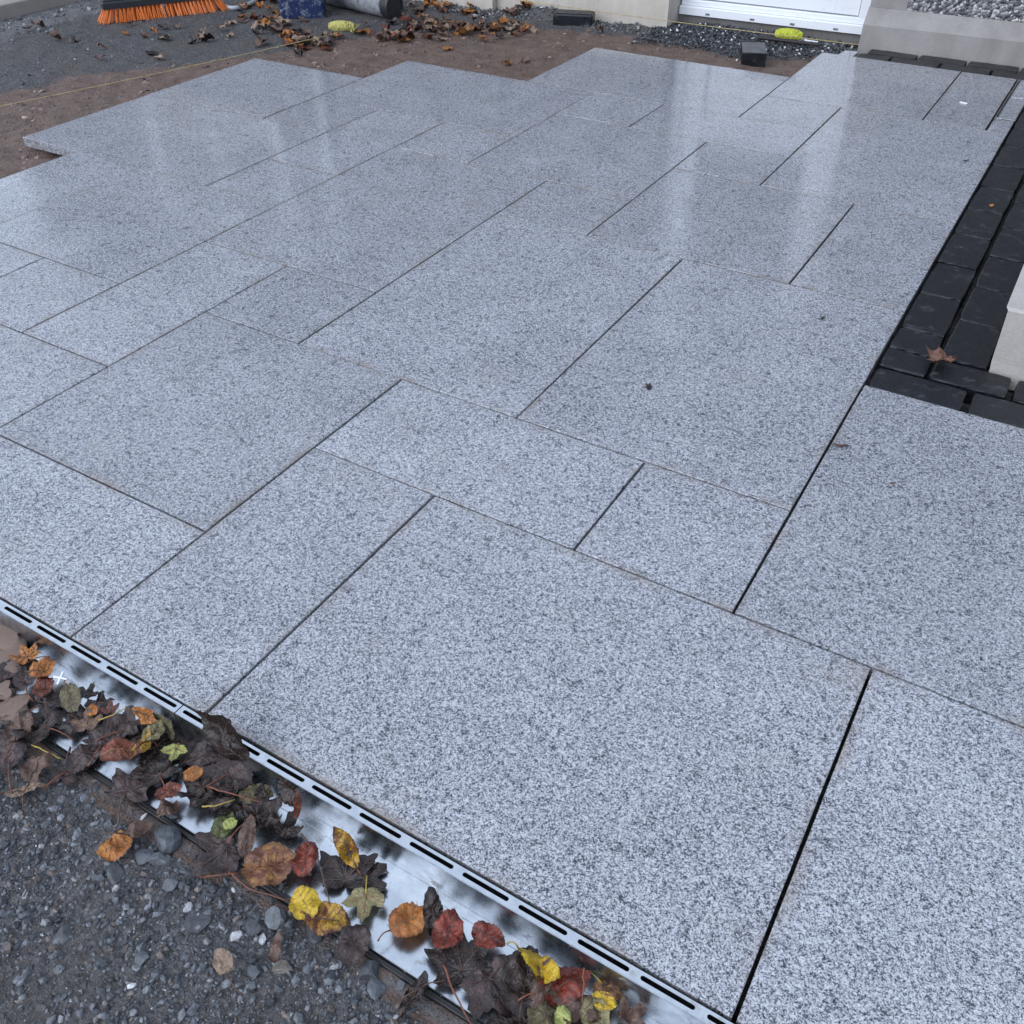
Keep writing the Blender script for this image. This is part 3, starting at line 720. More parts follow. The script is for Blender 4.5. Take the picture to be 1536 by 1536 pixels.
stone(281, 1361, 12, WH, 'small white chip beneath the purple brown lobed leaf', .7, 1.4, 120)
stone(425, 1452, 22, TN, 'speckled tan stone on the gravel in the lower middle', .6, 1.2, 30)
stone(299, 1381, 34, G2, 'wide dark stone in the gravel centre with a flat top', .3, 1.4, 10)
stone(212, 1436, 24, G1, 'small blue grey flat stone in the lower left gravel', .4, 1.2, 70)
stone(92, 1402, 26, G2, 'dark blue stone near the left edge low in the gravel', .35, 1.1, 40)
stone(80, 1432, 15, G3, 'light grey angular chip near the left edge', .7, 1.2, 80)
stone(380, 1456, 17, G1, 'little grey stone right of the mud coated leaf', .7, 1.1, 0)

# clods of clay at the left end of the drain
def clod(px, py, mm, flat, rot, label, mat='clay', z=-.05, seed=1):
    rr = random.Random(seed); p = at(px, py, z)
    bm = bmesh.new(); bmesh.ops.create_icosphere(bm, subdivisions=4, radius=.5)
    for v in bm.verts:
        k_ = 1 + .75 * mnoise.noise(v.co * 2.3 + Vector((seed * 3., 0, 0))) + .12 * mnoise.noise(v.co * 7 + Vector((0, seed, 0)))
        v.co = Vector((v.co.x * k_, v.co.y * k_ * .75, max(-.2, min(.16, v.co.z * k_)) * flat)) * mm / 1000
    me = bpy.data.meshes.new('clay_clod'); bm.to_mesh(me); bm.free()
    o = link('clay_clod', me, M[mat], None, True); o.location = p; o.rotation_euler = (.1, -.08, R(rot)); tag(o, label, 'clod', 'clods of clay')
clod(8, 956, 74, .5, 20, 'flat brown clay clod against the drain at the left edge', seed=1)
clod(10, 988, 70, .5, -30, 'flat brown clay clod below the one against the drain', seed=2, z=-.055)
clod(6, 1036, 36, .8, 10, 'rounded brown clay clod at the left edge beside the dark purple leaf', seed=3, z=-.055)
clod(14, 1066, 58, .5, 60, 'pinkish crumbly clay clod at the left edge over bare steel', seed=4, z=-.06)

# ================================================================== LEAVES
def lobe_radius(kind, th, rr):
    """outline radius of a leaf for angle th from its tip, in units of its length"""
    a = abs((th + math.pi) % (2 * math.pi) - math.pi); d = math.degrees(a)
    if kind == 'maple':
        key = [(0, 1.0), (9, .84), (24, .60), (32, .60), (46, .86), (52, .93), (60, .80), (78, .52), (86, .50), (98, .62), (106, .66), (118, .52), (140, .38), (165, .24), (180, .10)]
    elif kind == 'three':
        key = [(0, 1.0), (14, .80), (30, .48), (36, .46), (55, .82), (62, .86), (76, .70), (95, .50), (130, .36), (165, .22), (180, .10)]
    else:
        key = None
    if key:
        for (d0, q0), (d1, q1) in zip(key[:-1], key[1:]):
            if d0 <= d <= d1:
                r_ = q0 + (q1 - q0) * (d - d0) / (d1 - d0); break
        return r_ * (1 + .05 * math.sin(d * .9) * (1 if d < 120 else 0))
    # ovate leaf, origin in the middle of the blade
    wdt = {'oval': .74, 'round': .92, 'narrow': .42, 'sliver': .24}[kind]
    r_ = 1 / math.sqrt(math.cos(a) ** 2 + (math.sin(a) / wdt) ** 2) * .5
    if d < 25: r_ *= 1 + .13 * (1 - d / 25) ** 2
    return r_ * (1 + .018 * math.sin(th * 24))
def leaf(px, py, mm, kind, mat, ang, label, z=-.062, tilt=0, tdir=0, curl=.25, fold=.0, stalk=.6, stem='stem_red', veins=True, seed=None, pos=None, lo=False, group=None, name='leaf', cat='leaf', vein='vein_dark', yaw=None):
    rr = random.Random(seed if seed is not None else int(px * 31 + py * 7))
    p = Vector(pos) if pos is not None else at(px, py, z)
    if yaw is None:
        q = at(px + 15 * math.cos(R(ang)), py - 15 * math.sin(R(ang)), p.z) - at(px, py, p.z); yaw = math.atan2(q.y, q.x)
    palm = kind in ('maple', 'three')
    Ls = mm / 1000 * (.62 if palm else 1.0)
    ox = .0
    ns = rr.uniform(0, 50); amp = curl
    asym = rr.uniform(-.25, .25); bx, by = rr.uniform(-.6, 1.0), rr.uniform(.1, 1.2)
    rim = rr.uniform(-.5, 1.2)
    def surf(u, v):
        """flat leaf coordinates (units of length) to the crumpled blade"""
        r2 = u * u + v * v
        zz = amp * (bx * u * u * .6 + by * v * v * .9 + rim * r2 * math.sqrt(r2) * .5) + fold * abs(v)
        zz += amp * .6 * mnoise.noise(Vector((u * 2.6 + ns, v * 2.6, 0))) + (amp * .15 + .02) * mnoise.noise(Vector((u * 7 + ns, v * 7, 4))) + .03 * mnoise.noise(Vector((u * 15 + ns, v * 15, 7)))
        s = 1 - .22 * amp * r2
        return Vector((u * s, (v * s) * (1 - .25 * min(1, fold)) + asym * u * u * .3, zz)) * Ls
    e = empty(name, p, 0)
    tl = Matrix.Rotation(R(tdir), 3, 'Z') @ Matrix.Rotation(R(tilt), 3, 'X') @ Matrix.Rotation(-R(tdir), 3, 'Z') @ Matrix.Rotation(yaw, 3, 'Z')
    e.rotation_euler = tl.to_euler()
    seg, rings = (20, 3) if lo else (72, 8)
    vs = [surf(0, 0)]; fs = []
    if palm: cen = -.28
    else: cen = 0
    for i in range(1, rings + 1):
        for k_ in range(seg):
            th = 2 * math.pi * k_ / seg
            q = lobe_radius(kind, th, rr) * i / rings
            if i == rings and not lo: q *= 1 + rr.uniform(-.05, .02) - (.16 * max(0, mnoise.noise(Vector((math.cos(th) * 2.2 + ns, math.sin(th) * 2.2, 9))) - .12) if not palm else .22 * max(0, mnoise.noise(Vector((math.cos(th) * 3 + ns, math.sin(th) * 3, 9))) - .1))
            vs.append(surf(q * math.cos(th), q * math.sin(th)))
    # shift so that the blade's centre sits on the spot
    for k_ in range(seg): fs.append((0, 1 + k_, 1 + (k_ + 1) % seg))
    for i in range(rings - 1):
        for k_ in range(seg):
            j = (k_ + 1) % seg; a = 1 + i * seg
            fs.append((a + k_, a + seg + k_, a + seg + j, a + j))
    sh = Vector((-.22 * Ls, 0, 0)) if palm else Vector((0, 0, 0))
    zmin = min((v_ + sh).z for v_ in vs)
    up = Vector((0, 0, -zmin * .55)) if tilt < 20 else Vector((0, 0, 0))
    sh = sh + up
    bo = mesh_obj('blade', [v_ + sh for v_ in vs], fs, M[mat], e, True)
    ra = bo.data.attributes.new('rim', 'FLOAT', 'POINT'); ra.data.foreach_set('value', [0.0] + [i / rings for i in range(1, rings + 1) for _ in range(seg)])
    if veins and not lo:
        mb = MB()
        def rib(pts, rad):
            mb.tube([surf(*q) + sh + Vector((0, 0, .0002)) for q in pts], [rad * (1 - .7 * i / (len(pts) - 1)) for i in range(len(pts))], 5)
        if palm:
            for d_ in ((0, 52, -52, 106, -106) if kind == 'maple' else (0, 60, -60)):
                q = lobe_radius(kind, R(d_), rr) * .93
                rib([(q * s_ / 6 * math.cos(R(d_)), q * s_ / 6 * math.sin(R(d_))) for s_ in range(7)], .0010)
                for s_, sg in ((.4, 1), (.4, -1), (.62, 1), (.62, -1)):
                    bx_, by_ = q * s_ * math.cos(R(d_)), q * s_ * math.sin(R(d_)); l_ = q * .24
                    rib([(bx_ + l_ * i / 3 * math.cos(R(d_ + sg * 38)), by_ + l_ * i / 3 * math.sin(R(d_ + sg * 38))) for i in range(4)], .0006)
        else:
            rib([(-.48 + .96 * i / 8, 0) for i in range(9)], .0010)
            for s_ in (-.33, -.18, -.03, .12, .26):
                for sg in (1, -1):
                    wv = lobe_radius(kind, math.pi / 2, rr) * math.sqrt(max(0, 1 - (2.1 * s_) ** 2)) * .85
                    rib([(s_ + .17 * i / 4, sg * wv * i / 4) for i in range(5)], .0006)
        mb.build('veins', M[vein], e, True)
    if stalk > 0:
        b_ = (-.02 if palm else -.5); l_ = stalk * (mm / 1000) / Ls; bend = rr.uniform(-.3, .3)
        pts = [surf(b_, 0) + sh] + [surf(b_, 0) + sh + Vector((-l_ * t__, bend * l_ * t__ * t__, -.04 * t__ + .10 * math.sin(t__ * 3))) * Ls for t__ in (.25, .5, .75, 1)]
        MB().tube(pts, [.0011, .001, .0009, .0009, .0013] if not lo else .001, 6 if not lo else 4).build('stalk', M[stem], e, True)
    tag(e, label, cat, group)
    return e
def aty(px, py, y):
    d = CAMROT @ Vector(((px - 768) / FPX, -(py - 768) / FPX, -1)); t = y / d.y
    return (d.x * t, y, H + d.z * t)
NG = 'fallen leaves lying in the drain'
def nl(px, py, mm, kind, mat, ang, label, **k): return leaf(px, py, mm * (.84 if mm > 70 else .92), kind, mat, ang, label, group=NG, **k)
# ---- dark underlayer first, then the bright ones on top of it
nl(14, 1006, 62, 'oval', 'L_purple', 200, 'dark purple leaf at the left edge beside the brown clay clods', z=-.05)
nl(38, 1022, 52, 'oval', 'L_purple', 100, 'dark purple folded leaf beside the orange leaves near the left edge', z=-.048, fold=.3)
nl(40, 984, 58, 'maple', 'L_orange', 120, 'small orange lobed leaf highest in the pile against the drain', z=-.044, curl=.35, stalk=0)
nl(66, 1006, 50, 'round', 'L_orange', 20, 'bright orange crumpled leaf just left of the white spacer', z=-.040, curl=.4, stalk=0)
nl(66, 1032, 48, 'oval', 'L_rust', 250, 'orange brown leaf hanging below the bright orange crumpled leaf', z=-.046, curl=.3, stalk=0)
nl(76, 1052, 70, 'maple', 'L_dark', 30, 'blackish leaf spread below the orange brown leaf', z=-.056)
nl(106, 1046, 54, 'oval', 'L_olive', 285, 'dark olive leaf standing right of the white spacer', z=-.035, tilt=28, tdir=0, stalk=.2)
nl(133, 1040, 46, 'three', 'L_dark', 50, 'black green leaf fragment right of the dark olive leaf', z=-.048, stalk=0)
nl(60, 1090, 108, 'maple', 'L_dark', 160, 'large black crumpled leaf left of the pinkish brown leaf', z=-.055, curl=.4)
nl(32, 1094, 60, 'oval', 'L_brown', 70, 'brown curled leaf at the left edge above the wide brown leaf', z=-.05, curl=.5)
nl(12, 1128, 92, 'oval', 'L_purple', 100, 'wide flat grey brown leaf cut by the left edge', z=-.058)
nl(160, 1100, 92, 'maple', 'L_purple', 70, 'purple grey lobed leaf behind the rust red oval leaf', z=-.045)
nl(194, 1092, 86, 'maple', 'L_purple', 20, 'dark maroon lobed leaf left of the drain seam', z=-.042, curl=.4)
nl(131, 1084, 60, 'three', 'L_brown', 80, 'pinkish brown lobed leaf lying over the black leaves', z=-.036, stalk=0, vein='vein_pale')
nl(139, 1066, 26, 'oval', 'L_orange', 90, 'small orange leaf tip poking above the pinkish brown leaf', z=-.034, stalk=0, veins=False)
nl(166, 1064, 36, 'three', 'L_rust', 90, 'small reddish triangular leaf under a straw coloured stem', z=-.036, stalk=0)
nl(218, 1078, 56, 'narrow', 'L_orange', 330, 'curled orange strip of leaf pressed to the steel left of the seam', pos=aty(218, 1074, .452), tilt=40, tdir=-10, curl=.5, stalk=0)
nl(247, 1094, 58, 'oval', 'L_olive', 100, 'olive brown leaf standing against the drain seam', pos=aty(246, 1090, .459), tilt=68, tdir=0, stalk=0)
nl(230, 1102, 46, 'oval', 'L_pale', 50, 'yellow green leaf piece with brown edge left of the seam', z=-.032, curl=.4, stalk=.3)
nl(212, 1124, 62, 'narrow', 'L_ymott', 60, 'curled yellow brown strip beside the rust red oval leaf', z=-.032, curl=.6, stalk=0)
nl(178, 1128, 60, 'oval', 'L_rust', 10, 'rust red oval leaf with black blotches on the pile', z=-.032, curl=.3, stalk=0, vein='vein_pale')
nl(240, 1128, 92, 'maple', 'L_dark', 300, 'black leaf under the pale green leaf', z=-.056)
nl(263, 1128, 48, 'three', 'L_green', 250, 'pale green lobed leaf below the drain seam', z=-.040, stalk=.2, stem='stem_yellow', vein='vein_pale')
nl(128, 1136, 66, 'oval', 'L_purple', 40, 'grey brown leaf with faint green midrib lying over the drain edge', z=-.058, fold=.1)
nl(104, 1162, 78, 'three', 'L_purple', 280, 'slate brown leaf half on the gravel below the drain edge', z=-.066)
nl(57, 1152, 60, 'oval', 'L_brown', 60, 'brown glossy leaf curled upward on the gravel at left', z=-.060, curl=.5)
nl(39, 1188, 62, 'narrow', 'L_tan', 10, 'tan boat shaped leaf lowest at the left edge', z=-.062, curl=.4)
nl(200, 1178, 104, 'maple', 'L_purple', 60, 'dark purple lobed leaf overhanging the drain edge with stalk on gravel', z=-.055, stalk=.55, stem='twig')
nl(236, 1158, 84, 'maple', 'L_dark', 120, 'black wet leaf left of the small orange leaf', z=-.050)
nl(252, 1188, 40, 'oval', 'L_rust', 20, 'small red brown leaf below the black wet leaf', z=-.044, stalk=0)
nl(330, 1108, 118, 'oval', 'L_dark', 105, 'tall blackish leaf leaning against the drain up to its slots', pos=aty(334, 1104, .459), tilt=80, tdir=4, curl=.22, stalk=0)
nl(338, 1160, 108, 'oval', 'L_purple', 330, 'large smooth slate grey leaf below the tall leaning leaf', z=-.046, curl=.2, stalk=0)
nl(290, 1162, 32, 'round', 'L_orange', 40, 'small bright orange leaf beside the slate grey leaf', z=-.030, curl=.3, stalk=0, vein='vein_pale')
nl(296, 1190, 84, 'maple', 'L_dark', 200, 'black crumpled leaf below the small bright orange leaf', z=-.052, curl=.5)
nl(336, 1200, 86, 'maple', 'L_dark', 320, 'black brown leaf under the long red stem', z=-.052, curl=.5)
nl(384, 1194, 56, 'oval', 'L_olive', 350, 'dull olive leaf at the end of the long red stem', z=-.042, curl=.4, stalk=0)
nl(398, 1222, 96, 'maple', 'L_dark', 30, 'large black crumpled leaf behind the mottled orange leaf', z=-.046, curl=.6)
nl(434, 1192, 52, 'oval', 'L_dark', 80, 'black leaf propped against the steel right of the leaning leaf', pos=aty(432, 1186, .458), tilt=70, tdir=6, stalk=0)
nl(446, 1210, 52, 'sliver', 'L_rust', 85, 'narrow rust brown leaf standing on edge by the steel', pos=aty(446, 1208, .452), tilt=70, tdir=50, stalk=0)
nl(252, 1216, 36, 'oval', 'L_brown', 20, 'tiny curled brown leaf on bare steel near the drain edge', z=-.054, curl=.8, stalk=0)
nl(336, 1240, 46, 'oval', 'L_dgreen', 60, 'dark green leaf scrap above the purple brown lobed leaf', z=-.050, stalk=0)
nl(345, 1236, 22, 'round', 'L_green', 20, 'tiny bright green leaf scrap on the dark green one', z=-.044, stalk=0, veins=False)
nl(328, 1284, 116, 'three', 'L_purple', 215, 'purple brown lobed leaf crossing the drain edge onto gravel', z=-.058, curl=.22, stalk=0)
nl(370, 1256, 60, 'narrow', 'L_brown', 75, 'upright brown leaf fold between purple and mottled leaves', z=-.040, tilt=40, tdir=60, stalk=0)
nl(402, 1300, 84, 'round', 'L_mott', 20, 'large round leaf mottled orange and brown on the steel', z=-.046, curl=.18, stalk=.7, vein='stem_red')
nl(458, 1290, 56, 'oval', 'L_red', 80, 'dark red leaf right of the mottled round leaf', z=-.046, curl=.4, stalk=0)
nl(520, 1304, 112, 'maple', 'L_dark', 80, 'broad dark brown lobed leaf flat on bright steel', z=-.057, curl=.2, stalk=0)
nl(520, 1272, 74, 'narrow', 'L_ymott', 120, 'folded yellow and rust leaf on top of the broad dark leaf', z=-.038, curl=.5, tilt=20, tdir=40, stalk=.2)
nl(556, 1322, 70, 'three', 'L_dark', 330, 'dark lobed leaf right of the broad dark brown leaf', z=-.058, curl=.2, stalk=0)
nl(548, 1352, 76, 'three', 'L_pale', 265, 'pale olive lobed leaf with dark blotches', z=-.050, curl=.2, stalk=.4, stem='stem_yellow', vein='vein_pale')
nl(458, 1358, 50, 'round', 'L_yellow', 120, 'bright yellow leaf at the drain edge', z=-.052, curl=.3, stalk=0, vein='stem_yellow')
nl(490, 1380, 64, 'oval', 'L_ymott', 350, 'yellow and red mottled leaf below the bright yellow leaf', z=-.054, curl=.3, stalk=.1)
nl(532, 1416, 60, 'oval', 'L_purple', 250, 'grey brown curled leaf on the drain edge below the pale olive leaf', z=-.056, curl=.35, stalk=0)
nl(612, 1383, 56, 'round', 'L_orange', 30, 'orange tan oval leaf alone on bright steel', z=-.050, curl=.3, stalk=.35, vein='vein_pale')
nl(650, 1372, 70, 'narrow', 'L_dark', 100, 'dark brown upright strip of leaf right of the orange tan leaf', z=-.040, curl=.5, tilt=30, tdir=60, stalk=0)
nl(672, 1400, 58, 'oval', 'L_red', 70, 'brick red leaf overlapping the dark upright strip', z=-.042, curl=.35, stalk=0)
nl(690, 1440, 116, 'maple', 'L_dark', 100, 'large purple black leaf between the two red leaves', z=-.057, curl=.2, stalk=0)
nl(732, 1406, 50, 'oval', 'L_red', 330, 'glossy red leaf with upturned edge against the steel', z=-.040, curl=.35, stalk=0)
nl(742, 1484, 118, 'maple', 'L_purple', 300, 'very large dark brown leaf near the bottom edge', z=-.052, curl=.25, stalk=0)
nl(788, 1478, 100, 'oval', 'L_dark', 80, 'blackish leaf under the yellow crescent leaf', z=-.046, curl=.35, stalk=0)
nl(806, 1450, 70, 'narrow', 'L_yellow', 320, 'bright yellow crescent leaf near the bottom edge', z=-.030, curl=.7, stalk=.2, stem='stem_yellow', vein='stem_yellow')
nl(812, 1476, 62, 'narrow', 'L_brown', 70, 'pinkish brown folded leaf just below the yellow crescent', z=-.028, curl=.5, tilt=25, tdir=50, stalk=0)
nl(846, 1480, 74, 'oval', 'L_red', 20, 'deep red leaf right of the yellow crescent', z=-.040, curl=.4, stalk=.5)
nl(912, 1484, 62, 'three', 'L_mott', 320, 'brown and yellow lobed leaf furthest along the steel', z=-.040, curl=.4, stalk=.4, stem='stem_yellow')
nl(905, 1503, 34, 'oval', 'L_yellow', 340, 'small yellow leaf under the furthest lobed leaf', z=-.036, curl=.3, stalk=0, veins=False)
nl(864, 1512, 76, 'three', 'L_brown', 250, 'brown leaf crossed by a red stem at the bottom edge', z=-.038, curl=.35, stalk=.4)
nl(818, 1522, 66, 'oval', 'L_olive', 270, 'mottled olive leaf cut by the bottom edge', z=-.040, curl=.3, stalk=0)
nl(844, 1528, 30, 'oval', 'L_green', 270, 'yellow green leaf scrap at the bottom edge', z=-.030, curl=.3, stalk=0, veins=False)
nl(892, 1526, 52, 'oval', 'L_pale', 280, 'olive brown leaf half out of frame at the bottom', z=-.038, curl=.3, stalk=0)
nl(948, 1526, 56, 'three', 'L_brown', 40, 'brown ragged leaf last along the steel at the bottom', z=-.046, curl=.5, stalk=0)
nl(770, 1528, 96, 'maple', 'L_dark', 200, 'black leaf in the bottom edge under the very large brown leaf', z=-.058, curl=.3, stalk=0)
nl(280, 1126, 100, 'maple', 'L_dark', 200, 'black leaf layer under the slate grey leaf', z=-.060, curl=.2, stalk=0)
GG = 'fallen leaves lying on the gravel'
leaf(175, 1272, 46, 'round', 'L_orange', 200, 'lone orange round leaf on the dark gravel', z=-.062, group=GG, curl=.3, stalk=0, vein='vein_pale')
leaf(335, 1444, 34, 'oval', 'L_tan', 110, 'mud coated grey tan leaf with brown stalk on gravel', z=-.060, group=GG, curl=.3, stalk=1.0, stem='twig', veins=False)
leaf(414, 1424, 38, 'narrow', 'L_brown', 80, 'thin reddish brown leaf lying between gravel stones', z=-.062, group=GG, curl=.4, stalk=0, veins=False)
leaf(205, 1248, 48, 'narrow', 'L_brown', 15, 'brown twiggy leaf curl beside the largest stone', z=-.060, group=GG, curl=.6, stalk=.3, stem='twig')
leaf(620, 1498, 60, 'narrow', 'L_dark', 60, 'black rotten leaf curl on gravel by the lower drain edge', z=-.062, group=GG, curl=.6, stalk=.3, stem='twig')
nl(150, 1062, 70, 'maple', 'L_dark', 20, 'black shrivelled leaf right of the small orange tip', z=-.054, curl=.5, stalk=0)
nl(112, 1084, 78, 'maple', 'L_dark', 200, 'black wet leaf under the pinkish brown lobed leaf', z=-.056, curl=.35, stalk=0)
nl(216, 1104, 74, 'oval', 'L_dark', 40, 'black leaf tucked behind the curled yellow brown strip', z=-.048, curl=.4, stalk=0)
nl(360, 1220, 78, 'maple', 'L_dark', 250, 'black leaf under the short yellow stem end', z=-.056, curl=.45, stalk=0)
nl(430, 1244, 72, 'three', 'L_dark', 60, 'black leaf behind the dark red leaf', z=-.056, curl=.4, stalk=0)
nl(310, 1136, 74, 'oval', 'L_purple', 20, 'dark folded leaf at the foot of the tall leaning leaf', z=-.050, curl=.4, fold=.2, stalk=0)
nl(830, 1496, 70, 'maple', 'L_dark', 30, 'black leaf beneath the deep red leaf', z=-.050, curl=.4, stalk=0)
# ---- twigs and loose stems
def twig(pts, z, r, mat, label):
    P = [at(a, b, zz) for (a, b), zz in zip(pts, z)]; o0 = P[0].copy()
    Q = []
    for i in range(len(P) - 1):
        for s_ in range(4): Q.append(P[i].lerp(P[i + 1], s_ / 4))
    Q.append(P[-1])
    Q = [q - o0 + Vector((random.gauss(0, .0004), random.gauss(0, .0004), random.gauss(0, .0003))) for q in Q]
    o = MB().tube(Q, [r * (1 - .45 * i / (len(Q) - 1)) for i in range(len(Q))], 7).build('twig', M[mat], None, True); o.location = o0
    tag(o, label, 'stem', 'loose stems and twigs')
twig([(311, 1180), (345, 1190), (395, 1205)], (-.03, -.026, -.03), .0013, 'stem_red', 'long red brown stem lying across the black leaves')
twig([(303, 1210), (322, 1209), (352, 1199)], (-.036, -.034, -.034), .0014, 'stem_yellow', 'short yellow stem below the long red stem')
twig([(343, 1308), (375, 1334), (434, 1351)], (-.048, -.046, -.05), .0014, 'stem_red', 'curved brown stalk from purple leaf to the yellow leaf')
twig([(452, 1250), (478, 1290), (497, 1362)], (-.04, -.04, -.05), .0012, 'twig', 'dark arching stalk running down over bright steel')
twig([(665, 1447), (682, 1490), (708, 1540)], (-.04, -.04, -.05), .0015, 'stem_red', 'tan stalk slanting over the large purple black leaf')
twig([(876, 1452), (875, 1480), (873, 1506)], (-.012, -.02, -.03), .0013, 'stem_red', 'upright red stalk beside the deep red leaf')
twig([(148, 1080), (170, 1072), (194, 1059)], (-.03, -.028, -.026), .0013, 'stem_yellow', 'straw coloured stem above the purple grey leaf')
twig([(48, 1117), (70, 1128), (92, 1138)], (-.05, -.05, -.052), .0012, 'stem_yellow', 'tan stem crossing the black gap at left')
twig([(196, 1198), (182, 1226), (157, 1278)], (-.058, -.062, -.06), .0010, 'twig', 'thin dark stalk reaching from purple leaf to the lone orange leaf')
twig([(600, 1500), (640, 1476), (668, 1470)], (-.06, -.05, -.05), .0011, 'twig', 'dark bent twig hooked over the lower drain edge')
twig([(95, 1240), (110, 1228), (118, 1220)], (-.066, -.064, -.064), .0010, 'twig', 'short dark twig on open gravel at left')
twig([(35, 1345), (45, 1325), (52, 1305)], (-.066, -.064, -.066), .0010, 'twig', 'tiny dark twig in the lower left gravel')
# ---- bits on the paving
BG = 'leaf scraps lying on the paving'
leaf(1408, 541, 92, 'maple', 'L_rbrown', 190, 'curled brown lobed leaf on the black pavers', z=.004, group=BG, curl=.5, stalk=.3, vein='vein_pale')
leaf(1260, 669, 36, 'narrow', 'L_rbrown', 0, 'thin brown leaf scrap by the right joint of the granite', z=.002, group=BG, curl=.4, stalk=0, veins=False)
leaf(973, 581, 20, 'oval', 'L_dark', 70, 'dark leaf scrap in the middle of a granite slab', z=.002, group=BG, curl=.6, stalk=0, veins=False)
leaf(1234, 478, 17, 'narrow', 'L_dark', 30, 'tiny dark scrap on granite left of the black pavers', z=.002, group=BG, curl=.6, stalk=0, veins=False)
leaf(1339, 725, 14, 'narrow', 'L_brown', 10, 'faint reddish scrap on the right hand granite slab', z=.001, group=BG, curl=.3, stalk=0, veins=False)
leaf(1449, 241, 22, 'narrow', 'L_dark', 5, 'dark fleck high on the granite beside the pavers', z=.002, group=BG, curl=.4, stalk=0, veins=False)
leaf(1487, 308, 20, 'oval', 'L_orange', 60, 'tiny orange leaf crumb on the black pavers', z=.002, group=BG, curl=.5, stalk=0, veins=False)
# ---- leaf litter far back
FM = ['L_rust', 'L_orange', 'L_brown', 'L_tan', 'L_mott', 'L_brown', 'L_brown', 'L_dark', 'L_mott', 'L_purple']
CW = dict(L_rust='rust red', L_orange='orange', L_brown='brown', L_tan='tan', L_mott='mottled', L_dark='blackish', L_purple='dark brown')
KW = dict(oval='oval', three='three lobed', maple='many lobed', round='round')
fr = random.Random(11)
def litter(n, spots, label, group, mm=(44, 82), mats=FM):
    for _ in range(n):
        cx, cy, sx, sy = fr.choice(spots)
        for _try in range(30):
            px, py = fr.gauss(cx, sx), fr.gauss(cy, sy); p = at(px, py, ZG)
            if not in_slab(p.x, p.y, .05) and py > -12 and p.y < (4.66 if p.x < -2.95 else 4.74): break
        else: continue
        zz = gz_far(p.x, p.y) + fr.uniform(.004, .016)
        kd, mt = fr.choice(('oval', 'three', 'maple', 'oval', 'round')), fr.choice(mats)
        leaf(px, py, fr.uniform(*mm), kd, mt, 0, '%s %s %s' % (CW[mt], KW[kd], label), pos=(p.x, p.y, zz), lo=True, group=group,
             curl=fr.uniform(.3, .85), stalk=fr.choice((0, 0, .5)), seed=fr.random(), yaw=fr.uniform(0, 6.3), tilt=fr.uniform(-12, 12), tdir=fr.uniform(0, 180))
litter(64, [(425, 45, 36, 12), (440, 62, 34, 7), (395, 32, 32, 9), (475, 66, 24, 5)], 'dead leaf in the litter between blue bucket and yellow twine', 'leaf litter in front of the bucket')
litter(130, [(640, 28, 34, 12), (615, 50, 36, 9), (680, 40, 40, 7), (725, 44, 28, 5), (570, 58, 34, 6), (655, 12, 22, 6)], 'dead leaf in the long drift right of the black ended tube', 'leaf drift along the sand')
litter(9, [(790, 14, 12, 6)], 'dead leaf on the little heap at the cream wall', 'leaves on the heap at the wall')
litter(22, [(230, 42, 60, 12), (300, 60, 50, 10), (60, 60, 60, 15), (180, 85, 60, 10)], 'dead leaf on the dark stone dust near the broom', 'single leaves near the broom')
litter(8, [(700, 82, 50, 12), (480, 78, 25, 6), (760, 60, 50, 8), (900, 48, 10, 4)], 'leaf pressed into the brown sand behind the slabs', 'single leaves on the sand')
litter(7, [(1230, 68, 14, 5), (1258, 68, 12, 3)], 'leaf below the door at the lime twine', 'leaves below the door', mats=['L_orange', 'L_brown', 'L_mott'])
litter(8, [(395, 2, 15, 4)], 'dead leaf beside the grey hose at the top edge', 'leaves by the hose')

# ================================================================== THINGS BEHIND THE PATIO
# push broom
A = at(155, 38, ZG); B = at(342, 17, ZG); ax = (B - A); ln = ax.length; ang = math.atan2(ax.y, ax.x)
mid = (A + B) / 2
br = tag(empty('push_broom', (mid.x, mid.y, ZG), ang), 'push broom with orange bristles and black head beside the bucket', 'broom')
MB().box(-ln/2 + .02, ln/2 - .02, -.028 + .05, .032 + .05, .064, .098, .008).build('head', M['black_plastic'], br)
MB().box(-ln/2 + .03, ln/2 - .03, -.020 + .05, .024 + .05, .0985, .107, .004).build('head_ridge', M['black_plastic'], br)
for half in (-1, 1):
    mb = MB(); nn = 14
    for row in range(4):
        for i in range(nn):
            u = half * (.014 + (ln / 2 - .045) * (i + .5 * (row % 2)) / (nn - .5)); v = .05 + (-.020 + .0145 * row)
            sp = u * .06 + (half * .02 if i > nn - 3 else 0)
            for s_ in range(7):
                dx, dy = fr.gauss(0, .0040), fr.gauss(0, .004)
                mb.tube([(u + dx * .3, v + dy * .3, .0645), (u + dx + sp * .5, v + dy - .003 + (row - 1.5) * .005, .033), (u + dx * 1.5 + sp, v + dy * 1.4 - .006 + (row - 1.5) * .012, fr.uniform(.0, .006))], [.0016, .0017, .0015], 4, False)
    mb.build('bristles', M['bristle'], br)
so = MB().lathe([(.0, -.01), (.024, -.01), (.022, .05), (.017, .08), (.0, .08)], 16).build('socket', M['orange_plastic'], br)
so.location = (0, .055, .100); so.rotation_euler = (R(-28), 0, 0)
hd_ = MB().tube([(0, 0, 0), (0, 0, 1.10)], .012, 12).build('handle', M['wood'], br); hd_.location = (0, .075, .145); hd_.rotation_euler = (R(-28), 0, 0)
